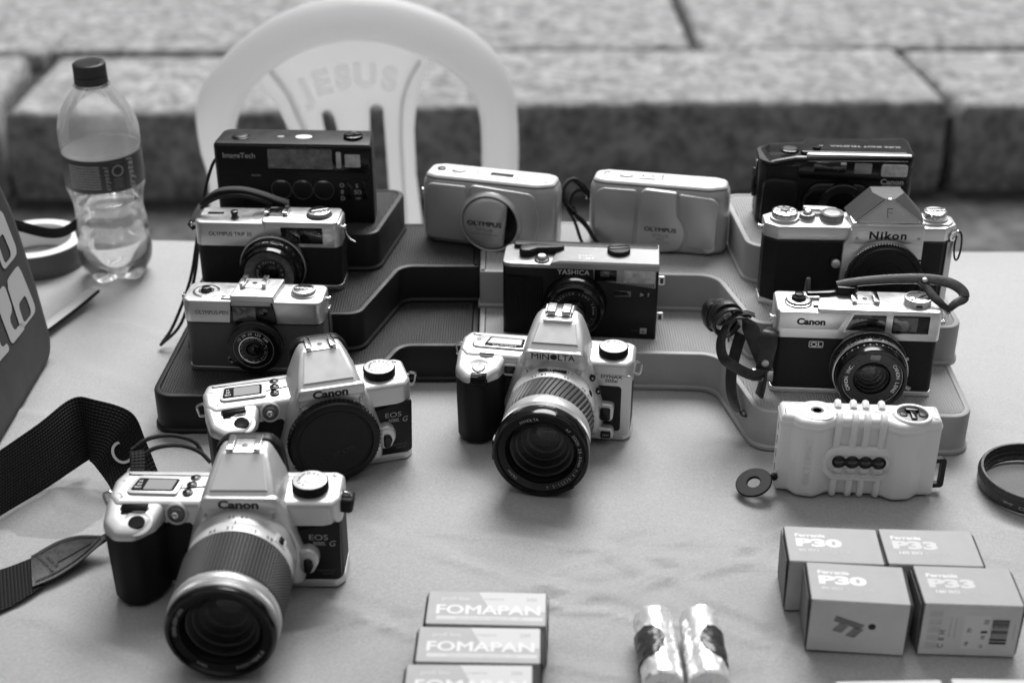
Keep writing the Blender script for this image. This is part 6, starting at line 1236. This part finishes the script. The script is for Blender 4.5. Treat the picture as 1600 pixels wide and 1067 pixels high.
# ------------------------------------------------------------------ rounded zoom compacts
def stylus(label, p, open_):
    D = 36 if open_ else 33; t = camera_thing(label, p, .0648)
    W, H = 118, 61.5; y = -D / 2; sv = 'champagne'; h = W / 2
    o = fil([(-h, y + 5, 9), (-h + 12, y + .5, 14), (h - 16, y, 12), (h, y + 8, 9), (h, D / 2 - 5, 8), (h - 12, D / 2, 10), (-h + 12, D / 2, 10), (-h, D / 2 - 6, 9)], 8, 6)
    obj('body', cont(o, [(5, 0), (2.6, .7), (1, 2.4), (.2, 5), (0, 9), (0, H - 13), (.5, H - 9), (1.5, H - 5.5), (3.0, H - 2.8)]), sv, t, smooth=50)
    tp = obj('top_plate', cont(offs(o, 2.7), [(0, H - 3.4), (.4, H - 1.8), (1.8, H - .5), (4, H)]), 'silver_white', t, smooth=50)
    obj('top_seam', cont(offs(o, 2.3), [(0, H - 3.8), (0, H - 2.8)], (0, 0)), 'dark_metal', t)
    if open_:
        obj('left_shield', slab(fil([(-h + 5, 5, 5), (-19, 5, 2), (-18, H - 6.5, 2), (-h + 6, H - 6.5, 6)], 4, 5), -3, .7, .7, 3, M=F_(0, y, 0)), sv, t)
        obj('centre_cover', slab(fil([(-17, 5), (h - 17, 4, 10), (h - 13, 30, 20), (h - 17, H - 7.5, 8), (-15, H - 4.5, 5)], 5, 6), -3, 1.2, 1.1, 3, M=F_(0, y, 0)), sv, t)
        M = F_(4, y - .6, 25.5)
        rim = obj('lens_rim', lathe([(29, -3), (27.4, 1.8), (26, 4.2), (25.0, 5.0), (24.4, 4.6), (24.0, 1.2)], 72, cap=False), sv, t, M=M)
        obj('lens_recess', lathe([(24.2, 1.2), (1e-6, 1.2)], 60), 'black_gloss', rim, M=M)
        a0, a1 = 35, 318        # sliding cover drawn over most of the round opening
        pts = [(23.6 * math.cos(R(a)) - .4, 23.4 * math.sin(R(a))) for a in range(48, 304, 6)]
        pts = ccw(pts); ctr = (-4., 0.)
        cv = obj('sliding_cover', loft([[(ctr[0] + (x - ctr[0]) * q, ctr[1] + (y_ - ctr[1]) * q, z_) for x, y_ in pts] for q, z_ in ((1, .8), (1, 3.4), (.95, 4.7), (.85, 6.0), (.68, 7.2), (.4, 8.1), (.1, 8.4))]), sv, t, smooth=50, M=M)
        txt(t, 'OLYMPUS', 0, 0, 0, 4.0, 'print_black', .045, 1.2, M=M @ T(-3.4, 1, 8.45)); txt(t, 'STYLUS', 0, 0, 0, 2.5, 'print_mid', .01, 1.2, M=M @ T(-3.4, -4.6, 8.4)); txt(t, 'ZOOM 140 DELUXE', 0, 0, 0, 1.6, 'print_mid', .01, 1.2, M=M @ T(-3.4, -8.4, 8.3))
    else:
        obj('left_shield', slab(fil([(-h + 6, 5, 6), (-20, 5, 2), (-18, H - 6, 2), (-h + 6, H - 6, 9)], 5, 6), -3, .6, .6, 3, M=F_(0, y, 0)), sv, t)
        cv = obj('sliding_cover', slab(fil([(-17, 2.5, 6), (6, 1.5, 18), (23, 5, 18), (25, 24, 18), (17, 36, 8), (16, H - 5, 2), (-14, H - 3.5, 6), (-16, 38, 8)], 6, 7), -3, 2.6, 1.5, 4, M=F_(0, y, 0)), sv, t)
        obj('right_shield', slab(fil([(18, 36, 8), (26, 24, 14), (26, 8), (h - 9, 6, 6), (h - 8, H - 9, 8), (17.2, H - 6.5, 2)], 4, 5), -3, 1.0, .8, 3, M=F_(0, y, 0)), sv, t)
        txt(t, 'OLYMPUS', 3.5, y - 2.65, 22.6, 3.6, 'print_black', .04, 1.2); txt(t, 'STYLUS', 4, y - 2.65, 17.2, 2.4, 'print_mid', .01, 1.2); txt(t, 'EPIC', 4, y - 2.65, 13.8, 2.0, 'print_mid', .01, 1.3); txt(t, 'ALL WEATHER', 4, y - 2.65, 10.8, 1.2, 'print_mid', .01, 1.3)
        k = obj('badge', slab(circ(5, 28), 0, .3, .1, M=F_(45, y - .5, 9)), 'silver_white', t); g = G()
        for i in range(9): g.add(([(x, yy, .35) for x, yy in circ(.7, 8, -2.4 + (i % 4) * 1.6 + (i // 4) * .4, 1.2 + (i // 4) * 1.2)], [tuple(range(8))]))
        obj('badge_dots', g, 'print_black', k, M=F_(45, y - .5, 9))
    k = knob(t, 'mode_button', -45, 0, H - .2, 3.6, 1.4, 'dark_metal' if open_ else 'bright_chrome'); k = knob(t, 'shutter_collar', -29, -1, H - .3, 6.4, .8, 'silver_dark'); obj('shutter_button', slab(circ(5.2, 28, 0, 0, 4.2), 0, 1.5, .5, M=T(-29, -1, H + .2)), 'silver_white', k)
    if open_:
        obj('display', box(-1, 19, -4, 2.6, H - .5, H + .3, .1, .5), 'black_gloss', t)
        for x, yy in ((-12.5, 3), (-12.5, -2)): obj('small_button', box(x - 2.4, x + 2.4, yy - .8, yy + .8, H - .2, H + .5, .2, .5), 'silver_dark', t)
        obj('flash_cover', box(23.5, 51, -8.5, 8, H - .6, H + .9, .5, 3), 'silver_white', t); obj('cover_gap', box(22.6, 23.3, -9, 6, H - .4, H + .25, .1, .2), 'black_paint', t)
    else:
        obj('display', box(-18, -4, -6, -3.4, H - .4, H + .25, .1, .4), 'black_gloss', t)
        for x, yy in ((-15, 2), (-7, 2.4), (1.5, 4), (1.5, -1.4)): obj('small_button', slab(circ(1.1, 12), H - .2, H + .5, .2, M=T(x, yy, 0)), 'dark_metal', t)
        obj('viewfinder_bump', box(6, 17, -4, 5, H - .6, H + .6, .3, 1.5), 'silver_white', t); obj('cover_gap', box(19.6, 20.2, -8, -1, H - .4, H + .25, .1, .2), 'black_paint', t)
    lug(t, -h + .2, 0, 40, -1); 
    return t
st1 = stylus('silver zoom compact marked OLYMPUS with round bulging lens cover, next to the black riser seam', (-.0168, 1.1340, -15.5), True)
st2 = stylus('slim silver compact marked OLYMPUS with rounded sliding cover and braided wrist strap', (.1256, 1.1240, -12.0), False)
for k_, P in enumerate(([(-60, 0, 42), (-66, -4, 52), (-74, -6, 57), (-82, -6, 48), (-80, -8, 36), (-72, -10, 28), (-62, -14, 22), (-52, -22, 12), (-44, -24, 3)],
          [(-60, 0, 40), (-68, -2, 46), (-75, -4, 42), (-76, -6, 32), (-70, -9, 24), (-60, -15, 17), (-50, -23, 8), (-40, -24, 3)],
          [(-61, 1, 38), (-70, 0, 50), (-78, -2, 54), (-85, -4, 42), (-78, -8, 30), (-70, -14, 20), (-64, -20, 8), (-58, -26, 2)])): ribbon('wrist_strap', P, [(.4, -1, .2)] * len(P), 5, 2.2, 'cord', st2)
obj('strap_bead', tubeo([(-78, -9, 34), (-74, -10, 30), (-70, -11, 27)], [2.4, 3.8, 2.2], 10), 'black_gloss', st2)

def prima():
    D = 44; t = camera_thing('glossy black compact camera marked Canon behind the Nikon on the topmost grey step', (.2650, 1.1050, -3.8), .0978)
    W, H = 124, 65; h = W / 2; y = -D / 2
    o = fil([(-h, y + 10, 6), (-h + 7, y + 2, 5), (-h + 28, y, 8), (h - 3, y + 1, 4), (h, y + 6, 4), (h, D / 2 - 4), (h - 5, D / 2), (-h + 8, D / 2), (-h, D / 2 - 8)], 5, 5)
    obj('body', cont(o, [(3, 0), (1, 1), (0, 3), (0, H - 12), (.4, H - 9)]), 'black_plastic', t, smooth=50)
    tc = slope_slab(o, H - 11, lambda x, q: H - 9 * max(0, min(1, (-x - 18) / 40)) ** 1.3 - .06 * max(0, -q), 3, 4)
    obj('top_cover', tc, 'black_gloss', t, smooth=50)
    obj('top_panel', slope_slab(fil([(-30, y + 7), (h - 5, y + 7), (h - 5, D / 2 - 5), (-22, D / 2 - 5)], 3, 4), H - 6, lambda x, q: H - .4 - .6 * max(0, min(1, (-x - 18) / 14)), .6, 2), 'black_gloss', t)
    obj('front_edge_trim', slope_slab(fil([(-26, y + 2.2), (h - 3, y + 2.2), (h - 3, y + 6.4), (-23, y + 6.4)], 1, 3), H - 6, lambda x, q: H - .7 - .6 * max(0, min(1, (-x - 18) / 14)), .8, 2), 'silver_plastic', t)
    wp = obj('window_panel', slab(fil([(-30, 44, 4), (h - 4, 42, 3), (h - 4, H - 4.5, 3), (-24, H - 6, 5), (-33, 52, 4)], 3, 5), -4, 1.0, .7, 3, M=F_(0, y, 0)), 'black_gloss', t)
    obj('viewfinder', slab(rr(26, 9, 2, 4), 0, 1.3, .3, 2, M=F_(-6, y, 54)), 'finder_glass', wp); obj('painted_glint', slab(rr(4.5, 2, .4, 2), .8, 1.5, .1, 1, M=F_(4.5, y, 57.4)), 'print_white', wp)  # small white patch painted on the finder as a glint
    obj('sensor_pane', slab(rr(14, 8.8, 1, 3), 0, 1.5, .3, 2, M=F_(20.5, y, 53.6)), 'silver_dark', wp)
    fl = obj('flash_frame', slab(rr(23, 12.6, 2.4, 4), 0, 1.4, .4, 2, M=F_(45.5, y, 52.6)), 'black_gloss', wp); obj('flash_lamp', slab(rr(21, 10.6, 2, 4), 0, 2.2, .6, 2, M=F_(45.5, y, 52.6)), 'flash_panel', fl)
    txt(t, 'Canon', 44.8, y - 1.05, 42.8, 4.2, 'print_grey', .03, 1.15); txt(t, 'QUARTZ DATE', 44.8, y - 1.05, 39.2, 1.3, 'print_grey', .02, 1.2)
    obj('lens_brow', slab(fil([(-24, 4), (30, 4), (33, 30, 10), (22, 41, 12), (-18, 41, 12), (-27, 28, 10)], 8, 6), -4, 4.5, 3.5, 4, M=F_(0, y, 0)), 'black_gloss', t)
    M = F_(6, y - 4, 22); L = obj('lens', lathe([(20, -2), (19.5, 2), (18.4, 3), (17.4, 2.2), (12, .6), (11, -1)], 64, cap=False), 'black_gloss', t, M=M); glass_front(L, M, 11, 5, .2, 3)
    obj('grip', slab(fil([(-h + 3, 3), (-28, 3), (-29, 42, 8), (-h + 4, 44, 8)], 6, 6), -4, 4.5, 3.6, 4, M=F_(0, y + 1.5, 0)), 'black_plastic', t)
    k = knob(t, 'shutter_collar', -37, -4, H - 4.8, 7.4, 2.2, 'black_gloss'); obj('shutter_button', lathe([(5.6, 0), (5.4, .6), (1e-6, .8)], 28), 'black_plastic', k, M=T(-37, -4, H - 2.7))
    k = knob(t, 'mode_button', -16, -8, H - .4, 3.2, 1.8, 'black_gloss', 16)
    toptxt(t, 'SURE SHOT TELEMAX', 24, -2, H - .3, 3.0, 'print_grey', .02, 1.35); toptxt(t, 'AF', -12, -2, H - .3, 2.4, 'print_grey', .01)
    b = obj('side_strap_bar', slab(fil([(-9, 20), (3, 20), (5, 40), (-2, 44), (-9, 38)], 2.5, 4), -1, 3.0, .8, 3, M=T(-h + .5, 4, 0) @ RY(180) @ SIDE if False else T(-h - 2.2, 3, 0) @ SIDE), 'black_gloss', t); obj('bar_slot', slab(rr(6, 10, 1.5, 3), -1.3, .4, .1, M=T(-h - 2.2, 0, 30) @ SIDE), 'black_rubber', b)
    obj('corner_trim', slab(fil([(-12, 30), (9, 34), (8, 50, 6), (-8, 52, 6)], 3, 4), -1, 1.2, .5, 2, M=T(-h - .2, 3, 0) @ SIDE), 'black_gloss', t)
prima()

# ------------------------------------------------------------------ white eight-lens plastic camera
def okto():
    D = 30; p = (.2418, .8462, -4.2); t = camera_thing('pearly white plastic camera with ribbed front and eight tiny lenses', p, 0)
    W, H = 110, 62; h = W / 2; y = -D / 2; m = 'white_pearl'
    o = fil([(-h, y + 8, 2.5), (-h + 8, y + 7, 3), (-h + 13, y + 1, 7), (-h + 26, y - 1.5, 9), (-h + 36, y + 5.5, 6), (h - 40, y + 5.5, 6), (h - 30, y - 1.5, 9), (h - 17, y + .5, 8), (h - 11, y + 6.5, 3), (h, y + 8, 2.5), (h, D / 2, 3), (-h, D / 2, 3)], 4, 6)
    obj('body', cont(o, [(4, 0), (2, .6), (.8, 2), (0, 4.6), (0, H - 4), (.5, H - 2), (1.8, H - .5), (3.4, H)]), m, t, smooth=50)
    rf = obj('rim_flange', cont(offs(o, -.5), [(.6, H - 7.5), (0, H - 6.8), (0, H - 4.6), (.6, H - 4)], (0, 0)), m, t, smooth=50)
    # finger ribs top and bottom, running over the edge
    for i, x in enumerate((-16, -5.2, 3.2, 14.2)):
        obj('finger_rib', tubeo(spline([(x - 2 * .3, y + 4.8, 41), (x - .4, y + 4.2, 43), (x, y + 3.6, 55), (x + .3, y + 4.4, 60.5), (x + .5, y + 9, 63), (x + .7, y + 12, 62.6)], 5), 2.35, 10), m, t, )
        obj('finger_rib', tubeo(spline([(x + .5, y + 13, -.0), (x + .8, y + 8, .6), (x + .8, y + 5, 2.6), (x + .8, y + 4.2, 8), (x + .8, y + 4.2, 15), (x + .8, y + 5, 17.5)], 5), 2.35, 10), m, t)
        obj('finger_rib', tubeo(spline([(x + .9, y + 21, 61.8), (x + 1.2, y + 24, 62.8), (x + 1.5, y + 28, 62.4), (x + 1.6, y + 30, 60)], 4), 2.6, 8), m, t)
    # diamond boss with oval lens window
    b = obj('lens_boss', slab(fil([(-34, 27, 8), (-17, 13.5, 6), (16, 13.5, 6), (34, 27, 8), (17, 41.5, 6), (-17, 41.5, 6)], 5, 6), -7, -1.8, 2.4, 4, M=F_(0, y, 0)), m, t)
    pl_ = obj('lens_plate', slab(rr(45, 15.5, 7.7, 8), -3, -1.1, .5, 2, M=F_(.5, y, 28.2)), 'silver_plastic', t)
    for i in range(4):
        x = -13.8 + 9.2 * i
        l_ = obj('lens', ringplate(3.4, 4.8, -2, .4, .5, 28), 'black_gloss', t, M=F_(x, y, 30.6)); obj('lens_element', dome(3.6, 1.5, 22, 5), 'lens_coat', l_, M=F_(x, y + .6, 30.6)); obj('lens_bridge', box(x - .5, x + 9.7 if i < 3 else x + .5, y - .2, y + 2, 28, 33.2, .3, .4) if i < 3 else box(x - .5, x + .5, y, y + 2, 29, 32, .2, .2), 'black_gloss', l_)
        l_ = obj('lower_lens', ringplate(3.6, 4.7, -2, -.6, .4, 28), 'silver_plastic', t, M=F_(x, y, 23.4)); obj('lens_element', dome(3.7, 1.0, 22, 5), 'silver_plastic', l_, M=F_(x, y + 1.4, 23.4))
    # top: frame counter ring with lettering, rewind wheel
    k = obj('counter_disc', slab(circ(13, 48), H - .2, H + .5, .3, 2, M=T(-30, 1, 0)), m, t); obj('counter_hole', lathe([(4.6, 0), (3.8, .15), (1e-6, -.6)], 28), 'dark_metal', k, M=T(-30, 1, H + .5))
    obj('disc_lettering', G().add(ringtext('LOMOGRAPHY.COM ', 8.6, 2.6, 90, -270, .015)), 'print_grey', k, M=T(-30, 1, H + .5), smooth=0)
    k = obj('dial_rim', ringplate(10.6, 13.4, -1, 1.5, .5), m, t, M=T(35, 0, H)); w = obj('rewind_dial', lathe([(11, 0), (11, .6), (9.6, 1.2), (1e-6, .9)], 40), 'dark_metal', k, M=T(35, 0, H)); obj('dial_lobe', slab(fil([(-4.6, 1.5), (4.6, 1.5), (5.4, 6.4), (-5.4, 6.4)], 2, 4), 0, 2.2, .8, 3, M=T(35, 0, H + .8)), 'black_gloss', w); obj('dial_lobe', slab(fil([(-2, -8.6), (2, -8.6), (2.2, 2), (-2.2, 2)], 1, 3), 0, 1.8, .6, 2, M=T(35, 0, H + .8)), 'black_gloss', w)
    for sx in (-1, 1): obj('dial_lobe', slab(fil([(sx * 3.6, -4.6), (sx * 9, -4.2), (sx * 9.4, 4), (sx * 4.4, 1.5)], 2, 4), 0, 1.2, .5, 2, M=T(35, 0, H + .8)), 'black_plastic', w)
    obj('moulded_name', G().add(textg('OKTOMAT', 4.8, .0, 0, sp=1.1)), 'silver_white', t, M=F_(-h + 19.5, y - .95, 30) @ RZ(90), smooth=0)
    # strap loops: ring tab left, square bracket right
    g = obj('ring_tab', ringplate(4.6, 13, -1, 1, .6, 40), 'black_plastic', t, M=T(-h - 15.5, -12, 9) @ RZ(20) @ RY(-22) @ RX(8)); obj('tab_ball', lathe([(1e-6, -3), (2.4, -1.8), (3, 0), (2.4, 1.8), (1e-6, 3)], 18), 'black_plastic', g, M=T(-h - 1.2, -7, 11.5) @ RY(90))
    obj('tab_neck', tubeo([(-h + 1, -5, 12), (-h - 2, -7, 11.5), (-h - 5, -8.5, 11)], 1.4, 8), 'black_plastic', g)
    fo = rr(12, 24, 2.6, 4); fi_ = offs(fo, 3.4); g = G().add(cont(fo, [(0, -2), (0, 2)], (0, 0))).add(cont(fi_, [(0, 2), (0, -2)], (0, 0))).add(loft([[(a, c, 2) for a, c in fo], [(a, c, 2) for a, c in fi_]], (0, 0))).add(loft([[(a, c, -2) for a, c in fi_], [(a, c, -2) for a, c in fo]], (0, 0)))
    obj('strap_bracket', g, 'black_plastic', t, M=T(h + 2.6, 2, 15) @ RZ(8) @ FRONT)
    for zz in (10, 22, 33, 44): obj('hinge_mark', box(-h - .3, -h + .6, 3, 5, zz, zz + 7, .1, .2), 'silver_dark', t)
okto()
